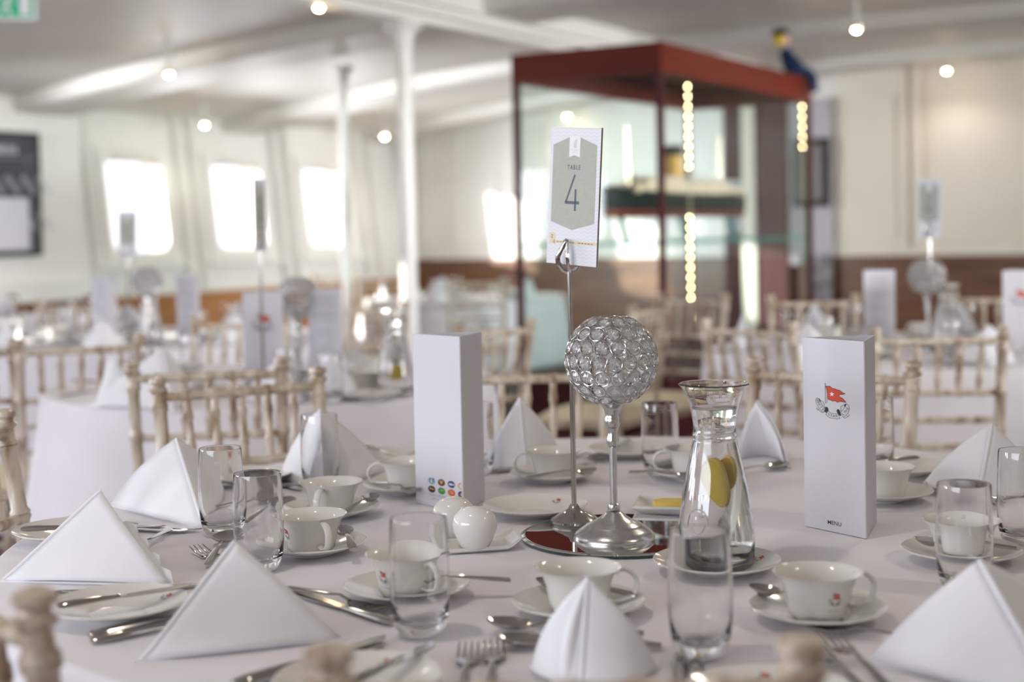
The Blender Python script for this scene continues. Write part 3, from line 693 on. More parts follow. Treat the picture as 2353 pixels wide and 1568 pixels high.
def globe_b(full=True):
    def f():
        t = thing('crystal_candle_holder', '', '')
        s = .000253; z = lambda y: .0 + (1390 - y) * s
        pf = [(585, 92), (592, 92), (600, 80), (618, 62), (640, 48), (665, 42), (678, 40), (690, 45), (710, 48), (728, 45), (745, 38), (752, 32), (775, 29), (795, 31), (808, 36), (826, 36), (842, 34), (855, 28), (862, 22), (1185, 21), (1192, 32), (1210, 37), (1224, 34), (1230, 38), (1238, 50), (1262, 76), (1290, 120), (1306, 160), (1312, 166), (1318, 172), (1335, 200), (1355, 224), (1368, 232), (1378, 236), (1390, 236)]
        prof = [(0, z(585))] + [(r * s, z(y)) for y, r in pf] + [(0, 0)]
        for nm, a, b_ in (('cup', 0, 17), ('stem', 17, 24), ('base', 24, 99)):
            seg = prof[a:b_]; 
            if a: seg = [(0, prof[a - 1][1]), prof[a - 1]] + seg if a == 17 else [(0, seg[0][1])] + seg
            if seg[-1][0] > 0: seg = seg + [(0, seg[-1][1])]
            MB().lathe(seg, 40).build(nm, 'pewter', t)
        cz = .262; Rg = .0655
        gem = MB(); n = 8; rg = .0090
        vs = [(rg * .52 * math.cos(2 * math.pi * i / n), rg * .52 * math.sin(2 * math.pi * i / n), .0030) for i in range(n)] + [(rg * math.cos(2 * math.pi * (i + .5) / n), rg * math.sin(2 * math.pi * (i + .5) / n), .0004) for i in range(n)] + [(0, 0, -.0048)]
        fs = [tuple(range(n))] + [(i, n + i, (i + 1) % n) for i in range(n)] + [((i + 1) % n, n + i, n + (i + 1) % n) for i in range(n)] + [(n + i, 16, n + (i + 1) % n) for i in range(n)]
        gem.add(vs, fs); rows = ((58, 10), (38, 14), (19, 17), (0, 18), (-19, 17), (-38, 14), (-56, 10))
        first = None; fr = None
        for ri, (la, cnt) in enumerate(rows):
            for i in range(cnt):
                lo = 360 * (i + .5 * (ri % 2)) / cnt
                nrm = Vector((math.cos(R(la)) * math.cos(R(lo)), math.cos(R(la)) * math.sin(R(lo)), math.sin(R(la))))
                if first is None:
                    g = first = gem.build('crystal', 'crystal', t, smooth=False)
                    rm = MB(); rm.tube([((.0113 if q % 2 == 0 else .0113) * math.cos(2 * math.pi * q / 20), .0113 * math.sin(2 * math.pi * q / 20), .001) for q in range(20)], .00095, 6, closed=True); r_ = fr = rm.build('wire_ring', 'wire', g)
                else:
                    g = first.copy(); C.objects.link(g); g.parent = t; r_ = fr.copy(); C.objects.link(r_); r_.parent = g
                g.location = Vector((0, 0, cz)) + nrm * Rg; g.rotation_mode = 'QUATERNION'; g.rotation_quaternion = nrm.to_track_quat('Z', 'Y')
        MB().lathe([(0, .205), (.022, .205), (.0235, .21), (.0235, .235), (.022, .236), (.0215, .222), (0, .222)], 24).build('tealight', 'white', t)
        return t
    return f
globe = Kind(globe_b())
def spoon_b(L=.18, w_=.021, nm='dessert_spoon'):
    def f():
        t = thing(nm, '', ''); bl = L * .30
        # tip at +x end; origin at centre
        hp = [(-L / 2, .004), (-L / 2 + .02, .006), (-L * .1, .010), (L / 2 - bl - .012, .012), (L / 2 - bl + .002, .0065)]
        hw = [.0062, .0068, .0040, .0026, .0030]
        MB().tube([(x, 0, z_) for x, z_ in hp], hw, 10, flat=.42).build('handle', 'steel', t)
        cx = L / 2 - bl / 2
        def top(a, b, lift=0):
            th = 2 * math.pi * a; k = b; ex = 1 - .18 * math.cos(th) * 0
            x = cx + bl / 2 * k * math.cos(th); y = w_ * k * math.sin(th) * (1 - .14 * math.cos(th))
            return (x, y, .0015 + lift + .0085 * k ** 2.2 + .002 * (k * math.cos(th)))
        mb = MB(); mb.grid(lambda a, b: top(a, b), 28, 8, wrap=True); mb.grid(lambda a, b: top(a, b, .0011), 28, 8, wrap=True)
        mb.grid(lambda a, b: top(a, 1, .0011 * b), 28, 1, wrap=True); mb.build('bowl', 'steel', t, ang=60); return t
    return f
dspoon = Kind(spoon_b()); tspoon = Kind(spoon_b(.132, .0145, 'teaspoon'))
def fork_b():
    t = thing('table_fork', '', ''); L = .195
    MB().tube([(-L / 2, 0, .003), (-L / 2 + .02, 0, .005), (-.01, 0, .009), (L / 2 - .085, 0, .011), (L / 2 - .068, 0, .006)], [.006, .0070, .0042, .0028, .0036], 10, flat=.42).build('handle', 'steel', t)
    mb = MB(); x0 = L / 2 - .070
    def bz(x): q = (x - x0) / .07; return .0055 - .012 * q + .0165 * q * q
    def palm(a, b): x = x0 + .028 * b; w_ = .003 + .0095 * math.sin(min(1, b * 1.25) * math.pi / 2); return (x, (2 * a - 1) * w_, bz(x) + .001)
    mb.grid(palm, 6, 6); mb.grid(lambda a, b: tuple(Vector(palm(a, b)) - Vector((0, 0, .0018))), 6, 6)
    for k in range(4):
        y = -.0108 + .0072 * k; mb.tube([(x0 + .022 + .048 * i / 6, y * (1 - .05 * i / 6), bz(x0 + .022 + .048 * i / 6)) for i in range(7)], [.0018, .0018, .0017, .0016, .0015, .0013, .0006], 6, flat=.7)
    mb.build('tines', 'steel', t, ang=50); return t
fork = Kind(fork_b)
def knife_b(L=.215, nm='table_knife'):
    def f():
        t = thing(nm, '', ''); h = L * .45
        MB().tube([(-L / 2, 0, .004), (-L / 2 + .006, 0, .004), (-L / 2 + .02, 0, .0045), (-L / 2 + h * .7, 0, .0045), (-L / 2 + h, 0, .004)], [.0055, .0082, .0088, .0068, .0045], 12, flat=.5).build('handle', 'steel', t)
        mb = MB(); x0 = -L / 2 + h - .002
        mb.prism([(x0, -.004), (x0 + .01, -.0085), (L / 2 - .03, -.0100), (L / 2 - .008, -.006), (L / 2, .003), (L / 2 - .02, .0075), (x0 + .01, .006), (x0, .004)], .0016, X=Matrix.Translation((0, 0, .0028))); mb.build('blade', 'steel', t, ang=20); return t
    return f
knife = Kind(knife_b()); bknife = Kind(knife_b(.165, 'butter_knife'))
LEN = {}
def cut(kind, L, tip, tail, label, group, z=TZ + .0012, anchor='tip', cat=None, tilt=0):
    a = P(*tip, z); b = P(*tail, z); d = (a - b); d.z = 0; d.normalize()
    c = a - d * L / 2 if anchor == 'tip' else (b + d * L / 2 if anchor == 'tail' else (a + b) / 2)
    c.z = z
    return kind(c, 0, label, cat or {dspoon: 'spoon', tspoon: 'spoon', fork: 'fork'}.get(kind, 'knife'), group, rot=(0, tilt, math.atan2(d.y, d.x)))

# ---- napkins
def napkin(A, Fp, B, Cp, label, group, z=TZ, name='folded_napkin', bulge=.012, base=None, frayed=False, pleats=0):
    """A apex pixel; Fp foot of the ridge, B and C outer corners, all on the table"""
    f, b, c = P(*Fp, z), P(*B, z), P(*Cp, z)
    if base is None: yy = (f.y * 1.0 + (b.y + c.y) * .5) / 2
    else: yy = base
    a = D(*A, yy); o0 = Vector((a.x, a.y, z))
    t = thing(name, label, 'napkin', o0, 0, group)
    a, f, b, c = a - o0, f - o0, b - o0, c - o0
    cen = (f + b + c) / 3 + Vector((0, 0, a.z * .3))
    def leaf(p, q, r_, nm, sh_, off):
        # triangle p (apex) q (foot of ridge) r (outer corner)
        nr = (q - p).cross(r_ - p).normalized()
        if nr.dot((p + q + r_) / 3 - cen) < 0: nr = -nr
        n = 14; vs = []; idx = {}
        for i in range(n + 1):
            for j in range(n + 1 - i):
                u_, v_ = i / n, j / n; w_ = 1 - u_ - v_
                pt = p * w_ + q * u_ + r_ * v_
                g = (p + q + r_) / 3; pt = g + (pt - g) * sh_
                bl = bulge * 4 * (u_ * v_ * 1.2 + w_ * v_ * .9) + .0015 * math.sin(u_ * 9 + v_ * 5) * v_
                pt = pt + nr * (bl + off)
                if pt.z < .0015: pt.z = .0015
                idx[i, j] = len(vs); vs.append(pt)
        fs = []
        for i in range(n):
            for j in range(n - i):
                fs.append((idx[i, j], idx[i + 1, j], idx[i, j + 1]))
                if j < n - i - 1: fs.append((idx[i + 1, j], idx[i + 1, j + 1], idx[i, j + 1]))
        m_ = MB().add(vs, fs); ob = m_.build(nm, 'napkin', t, ang=85)
        so_ = ob.modifiers.new('thick', 'SOLIDIFY'); so_.thickness = .0022; so_.offset = 0
        return ob
    leaf(a, f, b, 'front_fold', 1, 0); leaf(a, f, c, 'back_fold', 1, 0)
    leaf(a, f, b, 'inner_layer', .975, -.0055); leaf(a, f, c, 'inner_layer', .975, -.0055)
    g_ = (f + b + c) / 3; bs = [g_ + (p_ - g_) * 1.07 for p_ in (f, b, c)]
    k_ = MB(); P3 = [(p_.x, p_.y) for p_ in (bs[0], bs[0].lerp(bs[1], .5) * 1.01, bs[1], bs[1].lerp(bs[2], .5), bs[2])]
    k_.prism(P3, .0022); k_.build('base_fold', 'napkin', t)
    if frayed:
        nr = (f - a).cross(b - a).normalized(); ed_ = (b - a); out = (ed_.normalized().cross(nr)); 
        if out.dot(b - f) < 0: out = -out
        for L_ in range(3):
            pts_ = [a.lerp(b, .30 + .03 * L_) - out * .01]
            for i in range(9): pts_.append(a.lerp(b, .34 + .08 * i + .02 * L_ if i < 8 else 1) + out * ((.0105 - .0022 * L_) * (1 if i % 2 else .35)))
            pts_.append(b - out * .03)
            off_ = -nr * (.003 + .003 * L_) * (1 if nr.dot((a + f + b) / 3 - cen) > 0 else -1)
            vs = [p_ + off_ for p_ in pts_]; vs = [Vector((p_.x, p_.y, max(.001, p_.z))) for p_ in vs]
            o_ = MB().add(vs, [tuple(range(len(vs)))]).build('frayed_layer', 'napkin', t, smooth=False); m2_ = o_.modifiers.new('t', 'SOLIDIFY'); m2_.thickness = .0018
    for k_ in range(pleats):
        fr_ = .22 + .26 * k_; q_ = f.lerp(b, fr_); dr_ = Vector((q_.x, q_.y, 0)).normalized()
        MB().tube([a * (1 - i / 8) + q_ * (i / 8) + dr_ * .010 * math.sin(math.pi * .9 * i / 8) + Vector((0, 0, .004 if i == 8 else 0)) for i in range(9)], [.0015 + .0075 * i / 8 for i in range(9)], 12).build('pleat', 'napkin', t)
    # rounded ridge fold
    MB().tube([a * (1 - i / 8) + f * (i / 8) + Vector((0, 0, .002 if i == 8 else 0)) for i in range(9)], [.0022] + [.0032] * 7 + [.0026], 8).build('ridge', 'napkin', t)
    return t
GN = 'folded napkins on the nearest table'
napkin((232, 1128), (8, 1336), (392, 1345), (300, 1262), 'large folded napkin at far left with frayed stacked right edge', GN, frayed=True)
napkin((405, 1008), (470, 1215), (252, 1160), (515, 1120), 'folded napkin behind the leftmost tumbler', GN)
napkin((540, 1244), (326, 1520), (788, 1470), (650, 1398), 'folded napkin before the overlapping tumblers, pointing over the left cutlery', GN)
napkin((735, 940), (745, 1128), (642, 1098), (885, 1082), 'sunlit folded napkin seen through the rear left tumbler', GN)
napkin((1193, 914), (1210, 1085), (1112, 1078), (1300, 1062), 'folded napkin behind the cup left of the table number stand', GN)
napkin((1350, 1328), (1335, 1580), (1222, 1535), (1512, 1538), 'narrow pleated napkin at bottom centre in front of a cup', GN, bulge=.016, pleats=3)
napkin((1740, 920), (1770, 1052), (1692, 1060), (1812, 1079), 'slim split napkin just right of the carafe neck', GN)
napkin((2280, 974), (2246, 1158), (2110, 1125), (2400, 1130), 'folded napkin at right with crisp centre ridge beside the flag menu', GN)
napkin((2250, 1286), (2440, 1620), (1992, 1520), (2440, 1440), 'big folded napkin cut by the bottom right corner', GN)
MB_ = None

# ---- cups, saucers
GC = 'teacups on the nearest table'; GS = 'saucers under the teacups of the nearest table'
cups = [  # px, py of saucer centre, handle azimuth (right of the viewer line)
    (762, 1172, -12, 'behind the other left cup, handle toward the camera', 1), (716, 1255, 28, 'in front of two at left, handle toward the camera', 1),
    (935, 1355, 40, 'behind the front left tumbler, flag emblem showing', 1), (1330, 1392, 96, 'behind the narrow pleated napkin', 1),
    (1880, 1405, 103, 'in front of the flag menu with red flag emblem', 1), (2210, 1272, 160, 'seen through the tumbler at right', 1),
    (2032, 1135, -110, 'half hidden behind the flag menu', 1), (1272, 1092, -92, 'behind the table number rod, handle to the left', 1),
    (938, 1118, -95, 'peeking out left of the folded allergen menu', 1), (1592, 1088, -92, 'behind the carafe, handle to the left', 1)]
for px, py, az, lb, _ in cups:
    q = P(px, py, TZ + .012); q.z = TZ + .001
    saucer(q, R(8), 'round white saucer under the cup ' + lb, 'saucer', GS)
    cup(q + Vector((0, 0, .0037)), R(az - 90), 'white teacup ' + lb, 'cup', GC)
GT = 'teaspoons resting on saucers'
ZS = TZ + .018
for tip, tail, lb in (((862, 1150), (770, 1196), 'on the saucer behind, its bowl glinting right of the cup'), ((786, 1226), (816, 1276), 'right of the front left cup, fluted end to the camera'),
                      ((930, 1352), (1092, 1344), 'with handle poking out right of the middle tumbler'), ((1233, 1352), (1487, 1378), 'behind the cup and narrow pleated napkin'),
                      ((1723, 1366), (1870, 1390), 'at left of the cup in front of the flag menu'), ((2100, 1256), (2230, 1262), 'left of the cup seen through the right tumbler'),
                      ((1372, 1092), (1190, 1104), 'lying across the saucer behind the table number rod'), ((1600, 1104), (1492, 1094), 'on the saucer behind the carafe'), ((960, 1140), (880, 1122), 'on the saucer left of the allergen menu')):
    o = cut(tspoon, .132, tip, tail, 'small teaspoon ' + lb, GT, z=ZS)
# ---- side plates
GP = 'side plates on the nearest table'
for px, py, rz, lb in ((271, 1388, -50, 'under a knife at bottom left beside the big napkin'), (822, 1562, -20, 'at the bottom edge with red flag emblem, behind the chair knob'), (1230, 1163, -35, 'empty behind the salt and pepper tray'),
                       (1647, 1290, -70, 'under the water carafe'), (2080, 1072, 20, 'behind the flag menu with a knife handle on it'), (880, 1046, -60, 'behind the cup left of the allergen menu'),
                       (1448, 1032, 20, 'far side of the table behind the candle holder stem'), (1770, 1600, -5, 'cut off at the bottom edge right of the water glass'), (160, 1218, -40, 'mostly hidden behind the far left napkin'), (565, 1092, 30, 'behind the leftmost tumbler')):
    q = P(px, py, TZ + .016); q.z = TZ + .001; plate(q, R(rz), 'white side plate ' + lb, 'plate', GP)
# ---- tumblers
GG = 'tumblers on the nearest table'
for px, py, lb in ((511, 1222, 'left tumbler standing before the second napkin'), (597, 1304, 'overlapping tumbler just right of the leftmost tumbler'), (737, 1116, 'tumbler before the sunlit napkin'),
                   (967, 1452, 'front tumbler showing a flag cup through it'), (1518, 1084, 'tumbler at the rear between candle holder and carafe'), (1611, 1500, 'front tumbler standing before the carafe'),
                   (2012, 1072, 'tumbler half hidden behind the flag menu'), (2217, 1352, 'tumbler between the flag cup and bottom right napkin'), (2350, 1245, 'tumbler cut by the right edge'), (1096, 1082, 'tumbler barely visible right of the allergen menu')):
    q = P(px, py + 9); q.z = TZ + .0008; tumbler(q, 0, 'clear straight ' + lb, 'glass', GG)

# ---- mirror plate, candle holder, number stand
ct = Vector((.152, 2.105, TZ + .0005))
t = thing('mirror_plate', 'round mirror plate lying under the candle holder and number stand', 'mirror', ct)
MB().lathe([(0, .0005), (.140, .0005), (.146, .0005), (.147, .004), (.141, .0058), (0, .0058)], 64, 0).build('edge', 'mirror_edge', t)
MB().lathe([(0, .0062), (.140, .0062), (.1405, .0058)], 64).build('mirror_face', 'mirror', t, fix=False)
MB().lathe([(.1405, .0059), (.1468, .0042)], 64).build('bevel', 'mirror', t, fix=False)
q = P(1412, 1237, TZ + .0067); q.z = TZ + .0067
globe(q, 0, 'silver candle holder with crystal globe in the centre of the nearest table', 'candle holder', 'crystal candle holders')
def stand_b():
    t = thing('number_stand', '', '')
    MB().lathe([(0, .0), (.036, 0), (.0378, .003), (.0375, .006), (.034, .009), (.020, .016), (.010, .022), (.006, .029), (0, .03)], 36).build('base', 'steel', t)
    MB().tube([(0, 0, .026), (0, 0, .388)], .0040, 14).build('rod', 'steel', t)
    for k, (ax, yy) in enumerate(((-1, -.010), (.25, -.011), (.9, .012))):
        pts = [(0, 0, .386), (ax * .008, yy * .5, .391), (ax * .0155, yy * .9, .403), (ax * .015, yy, .412), (ax * .009, yy * .8, .424), (ax * .003, yy * .45, .434), (ax * .0045, yy * .7, .4375)]
        MB().tube(pts, [.0036, .0040, .0042, .0042, .0038, .0034, .0046], 10, flat=.35, up=(0, 1, 0)).build('clip', 'chrome', t)
    return t
stand = Kind(stand_b)
def card(loc, rz, tilt, num, label):
    t = thing('table_number_card', label, 'table sign', loc); t.rotation_mode = 'XYZ'; t.rotation_euler = (0, tilt, rz)
    W, H = .099, .210
    MB().box((0, 0, H / 2), (W, .0030, H)).build('card_core', 'board', t, smooth=False); MB().box((0, -.0018, H / 2), (W, .0006, H)).build('printed_face', 'chevron', t, smooth=False)
    MB().box((0, .0018, H / 2), (W, .0006, H)).build('reverse_face', 'chevron', t, smooth=False)
    for side in (1, -1):
        pr = Print(); S = lambda u_, v_: ((u_ - .5) * W, (1 - v_) * H)
        pr.poly([S(.06, .127), S(.49, .05), S(.93, .127), S(.93, .69), S(.49, .745), S(.06, .69)], 'sage')
        pr.poly([S(.385, .068), S(.49, .053), S(.60, .068), S(.60, .215), S(.49, .200), S(.385, .215)], 'white', 2)
        pr.poly([S(.47, .145), S(.475, .105), S(.535, .078), S(.525, .150)], 'pale', 3); pr.stroke([S(.49, .10), S(.485, .148)], .0006, 'white', 4); pr.stroke([S(.515, .09), S(.508, .148)], .0006, 'white', 4)
        pr.text('TITANIC', *S(.49, .163), .0036, 'pale', 3, space=1.2); pr.text('BELFAST', *S(.49, .18), .0022, 'pale', 3, space=1.2)
        pr.text('TABLE', *S(.49, .29), .0098, 'slate', 2, sx=.74, space=1.35, bold=.016)
        if num == 4:
            pr.stroke([S(.515, .345), S(.355, .538)], .0032, 'slate', 2); pr.stroke([S(.345, .545), S(.605, .545)], .0046, 'slate', 2); pr.stroke([S(.54, .452), S(.54, .60)], .0036, 'slate', 2)
        else:
            pr.stroke([S(.60, .36), S(.40, .36), S(.38, .46), S(.52, .45), S(.61, .50), S(.60, .58), S(.50, .61), S(.37, .59)], .004, 'slate', 2)
        pr.poly([S(.12, .825), S(1, .825), S(1, .848), S(.12, .848)], 'gold', 1); pr.disc(*S(.10, .80), .0065, 'gold', 2); pr.poly([S(.05, .82), S(.15, .82), S(.17, .86), S(.10, .85), S(.04, .86)], 'gold', 1)
        pr.stroke([S(.085, .79), S(.115, .79), S(.085, .81), S(.115, .81)], .0009, 'brown', 3)
        for k in range(12):
            if k in (6,): continue
            u_ = .20 + .062 * k; pr.stroke([S(u_, .837), S(u_ + .035, .837)], .0013, 'brown', 2)
        pr.build('printing', (lambda x, y, l: (x, -.00212 - l, y)) if side == 1 else (lambda x, y, l: (-x, .00212 + l, y)), t, .00015)
    return t
q = P(1320, 1202, TZ + .0067); q.z = TZ + .0067
stand(q, R(-38), 'slim steel stand gripping the table 4 card on the mirror', 'card stand', 'table number stands')
cardp = D(1314, 609, q.y + .0); card(cardp + Vector((0, .004, 0)), R(-42), R(4.2), 4, 'white and sage card reading TABLE 4, sharp in the picture centre')

# ---- carafe with water and lemon
cb = P(1647, 1301, TZ + .0045); cb.z = TZ + .005
def carafe_b():
    t = thing('water_carafe', '', '')
    pf = [(0, .003), (.030, .002), (.044, 0), (.0495, .004), (.0508, .014), (.0512, .035), (.0500, .058), (.0472, .080), (.0435, .103), (.0385, .128), (.0330, .152), (.0295, .168), (.0282, .1735), (.0292, .1755), (.0292, .1785), (.0280, .181), (.0282, .190), (.0305, .205), (.0350, .222), (.0415, .2375), (.0455, .2425), (.0472, .2445)]
    inn = [(.0455, .2460), (.0430, .2430), (.0400, .2375), (.0332, .222), (.0288, .205), (.0266, .190), (.0264, .181), (.0275, .168), (.0310, .152), (.0365, .128), (.0415, .103), (.0452, .080), (.0480, .058), (.0492, .035), (.0485, .014), (.0440, .0085), (0, .0075)]
    MB().lathe(pf + inn, 56).build('glass_body', 'glass', t, ang=60)
    wat = [(0, .0077), (.0437, .0088), (.0483, .0143), (.0490, .035), (.0478, .058), (.0450, .080), (.0413, .103), (.0363, .128), (.0308, .152), (.0273, .168), (.0262, .181), (.0264, .190), (.0286, .205), (.0308, .2135), (.0295, .2128), (0, .2128)]
    MB().lathe(wat, 56).build('water', 'water', t, ang=60)
    return t
carafe = Kind(carafe_b)
carafe(cb, R(0), 'tall glass water carafe standing on a plate beside the candle holder', 'carafe', 'water carafes')
# embossed seal and letters on the carafe body
cf = carafe.proto
seal = MB(); zc = .062
def onc(x, z):
    pf = [(.0508, .014), (.0512, .035), (.0500, .058), (.0472, .080), (.0435, .103), (.0385, .128)]
    r = .05
    for (r0, z0), (r1, z1) in zip(pf, pf[1:]):
        if z0 <= z <= z1: r = r0 + (r1 - r0) * (z - z0) / (z1 - z0)
    th = R(-90 - 38) + x / r; return Vector((r * math.cos(th), r * math.sin(th), z))
seal.tube([onc(.016 * math.cos(2 * math.pi * i / 28), zc + .0215 * math.sin(2 * math.pi * i / 28)) for i in range(28)], .0008, 6, closed=True)
rn = random.Random(3)
for i in range(16):
    x, z = rn.uniform(-.009, .009), rn.uniform(-.013, .013); seal.tube([onc(x, zc + z), onc(x + rn.uniform(-.004, .004), zc + z + rn.uniform(-.003, .004))], .0009, 6)
seal.build('embossed_seal', 'glass', cf)
pr = Print(); pr.text('LITER', 0, 0, .010, 'pale', space=1.1); pt = pr.build('embossed_lettering', lambda x, y, l: onc(x * .9 + .006, .098 + y) * 1.0 + Vector((0, 0, 0)), cf)
pt.data.materials.clear(); pt.data.materials.append(M['glass']); so_ = pt.modifiers.new('t', 'SOLIDIFY'); so_.thickness = .0012; so_.offset = 1
CH[cf.name] = [c for c in cf.children if not c.name.startswith('embossed')]
def lemon(loc, rot, label, k=1):
    t = thing('lemon_slice', label, 'lemon slice', loc); t.rotation_euler = rot; t.scale = (k,) * 3
    MB().lathe([(0, -.0022), (.0175, -.0022), (.0185, 0), (.0175, .0022), (0, .0022)], 28).build('flesh', 'lemon', t)
    MB().tube([(.0187 * math.cos(2 * math.pi * i / 24), .0187 * math.sin(2 * math.pi * i / 24), 0) for i in range(24)], .0022, 6, closed=True).build('rind', 'butter', t)
lemon(cb + Vector((.003, .0, .112)), (0, R(84), R(14)), 'larger yellow lemon slice floating upright in the carafe', 1.6)
lemon(cb + Vector((.013, .002, .124)), (0, R(96), R(24)), 'smaller yellow lemon slice overlapping the first in the carafe', 1.05)

# ---- menus: three sided folded cards
def menu(pts, H, z, label, group, art=None, xk=.62):
    c0 = sum((Vector(p) for p in pts), Vector((0, 0))) / 3
    t = thing('folded_menu', label, 'menu', (c0.x, c0.y, z), 0, group)
    pts = [Vector(p) - c0 for p in pts]
    for i in range(3):
        a, b = pts[i], pts[(i + 1) % 3]; d = (b - a); n = Vector((d.y, -d.x)).normalized()
        if n.dot((a + b) / 2) < 0: n = -n
        k = n * .0008
        vs = [(a.x, a.y, 0), (b.x, b.y, 0), (b.x, b.y, H), (a.x, a.y, H), (a.x + k.x, a.y + k.y, 0), (b.x + k.x, b.y + k.y, 0), (b.x + k.x, b.y + k.y, H), (a.x + k.x, a.y + k.y, H)]
        pn = MB().add(vs, [(0, 1, 2, 3), (4, 7, 6, 5), (0, 4, 5, 1), (2, 6, 7, 3), (0, 3, 7, 4), (1, 5, 6, 2)]).build('panel', 'paper', t, smooth=False)
        if art and i in art:
            pr = Print(); art[i](pr, d.length * xk, H); dn = d.normalized(); flip = dn.cross(n) if False else (dn.x * n.y - dn.y * n.x)
            # x runs to the viewer's right when seen from outside
            if flip > 0: a0, dr = b, -dn
            else: a0, dr = a, dn
            pr.build('printing', lambda x, y, l: (a0.x + dr.x * x / xk + n.x * (.00085 + l), a0.y + dr.y * x / xk + n.y * (.00085 + l), y), pn, .00015)
    return t
def art_flag(pr, W, H):
    emblem(pr, W * .49, H * .678, W * .556); pr.split(); pr.text('MENU', W * .50, H * .045, .0085, 'black', sx=.9)
def art_allergen(pr, W, H):
    y1, y2 = H * .148, H * .100; r = .0058; x0 = W * .352; sx_ = .0158
    for k, m in enumerate(('i_blue', 'i_brown', 'i_navy')): pr.disc(x0 + sx_ * k, y1, r, m)
    for k, m in enumerate(('i_dark', 'i_green', 'i_orange')): pr.disc(x0 + sx_ * k, y2, r, m)
    xe = x0 + sx_ * 3
    pr.disc(xe, y1, r, 'i_gold', 1, 90, 270); pr.disc(xe, y1, r * .6, 'paper', 2, 90, 270); pr.disc(xe, y2, r, 'i_purple', 1, 90, 270); pr.disc(xe, y2, r * .4, 'i_tan', 2, 90, 270)
    # cow head, wheat, fish, nuts, pods, prawn
    pr.poly([(x0 - .0022, y1 + .004), (x0 + .0022, y1 + .004), (x0 + .0026, y1), (x0 + .0014, y1 - .004), (x0 - .0014, y1 - .004), (x0 - .0026, y1)], 'i_brown', 2); pr.poly([(x0 - .0006, y1 + .004), (x0 + .0006, y1 + .004), (x0 + .0012, y1 - .003), (x0 - .0012, y1 - .003)], 'white', 3); pr.stroke([(x0 - .004, y1 + .0035), (x0 + .004, y1 + .0035)], .0012, 'i_dark', 2)
    for k in (-1, 0, 1): pr.stroke([(x0 + sx_ + k * .0008, y1 - .0015), (x0 + sx_ + k * .0022, y1 + .003)], .0013, 'i_tan', 2)
    fx = x0 + 2 * sx_; pr.disc(fx - .0008, y1, .0034, 'pale', 2, ry=.0020); pr.poly([(fx + .002, y1), (fx + .0045, y1 + .0022), (fx + .0045, y1 - .0022)], 'pale', 2)
    pr.disc(x0 - .0015, y2 + .001, .0016, 'i_tan', 2); pr.disc(x0 + .002, y2, .0016, 'i_tan', 2, ry=.0012); pr.disc(x0, y2 + .003, .0012, 'i_brown', 2)
    pr.stroke([(x0 + sx_ - .003, y2), (x0 + sx_, y2 + .0004), (x0 + sx_ + .003, y2 + .0006)], .0011, 'i_lime', 2); pr.stroke([(x0 + sx_, y2 + .002), (x0 + sx_ + .0025, y2 + .0015)], .0011, 'i_lime', 2)
    pr.stroke([(fx - .003, y2 + .0025), (fx + .001, y2 + .002), (fx + .003, y2), (fx + .0005, y2 - .0015), (fx - .0025, y2 + .0002)], .0011, 'i_tan', 2)
    for i, (s_, y, x) in enumerate((('PLEASE INFORM YOUR SERVE', H * .066, W * .615), ('ANY ALLERGENS OR DIETA', H * .044, W * .65), ('REQUEST', H * .022, W * .72))):
        pr.text(s_, x, y, .0052, 'grey', 1, shear=.25, sx=.72)
def art_lines(pr, W, H):
    rn = random.Random(8)
    for k in range(24):
        l_ = rn.uniform(.2, .38) * W; y = H * (.93 - .035 * k)
        if k % 5 == 4: continue
        pr.stroke([(W / 2 - l_, y), (W / 2 + l_, y)], .0022, 'grey')
MH = .288; GM = 'folded menus'
menu([(.4396, 2.154), (.508, 2.056), (.552, 2.17)], MH, TZ + .001, 'white folded menu with red flag emblem standing upright at right', GM, {0: art_flag}, .756)
menu([(-.1697, 2.40), (-.087, 2.31), (-.0545, 2.415)], MH, TZ + .001, 'white folded menu with coloured allergen icons left of centre', GM, {0: art_allergen}, .616)

# ---- salt and pepper on a rectangular tray
tc_ = P(1092, 1262); tr = thing('condiment_tray', 'rectangular white china tray with upturned ends under the shakers', 'tray', (tc_.x, tc_.y, TZ + .001), R(12))
def trf(off):
    def fn(a, b):
        x = (2 * a - 1) * .062; y = (2 * b - 1) * .034; e = max(0, abs(x) - .040) / .022
        ey = max(0, abs(y) - .026) / .008
        return (x, y, off + .013 * e ** 1.6 + .004 * ey ** 2)
    return fn
mb = MB(); mb.grid(trf(.0045), 24, 14); mb.grid(trf(.0), 24, 14)
for s_ in (0, 1): mb.grid(lambda a, b: (lambda p, q: tuple(Vector(p).lerp(Vector(q), b)))(trf(.0)(a, s_), trf(.0045)(a, s_)), 24, 1); mb.grid(lambda a, b: (lambda p, q: tuple(Vector(p).lerp(Vector(q), b)))(trf(.0)(s_, a), trf(.0045)(s_, a)), 14, 1)
mb.build('tray_body', 'china', tr, ang=60)
def shaker(px, py, s_, label, rz):
    q = P(px, py, TZ + .007); t = thing('shaker', label, 'shaker', (q.x, q.y, TZ + .0066), rz); q2 = [(0, 0), (.016, 0), (.019, .002), (.024, .012), (.0292, .026), (.0300, .036), (.0270, .046), (.0200, .054), (.010, .0585), (0, .060)]
    MB().lathe([(a * s_, b * s_) for a, b in q2], 36, sx=1.08, sy=.95).build('body', 'china', t)
    mb = MB()
    for k in range(3): mb.lathe([(0, 0), (.0008, 0), (.0008, .0006), (0, .0006)], 8, X=Matrix.Translation(((k - 1) * .004, 0, .0584 * s_ + .0006)))
    mb.build('holes', 'black', t)
shaker(1092, 1258, 1.0, 'egg shaped white shaker in front on the china tray', 0); shaker(1043, 1232, 1.0, 'egg shaped white shaker behind on the china tray', .4)
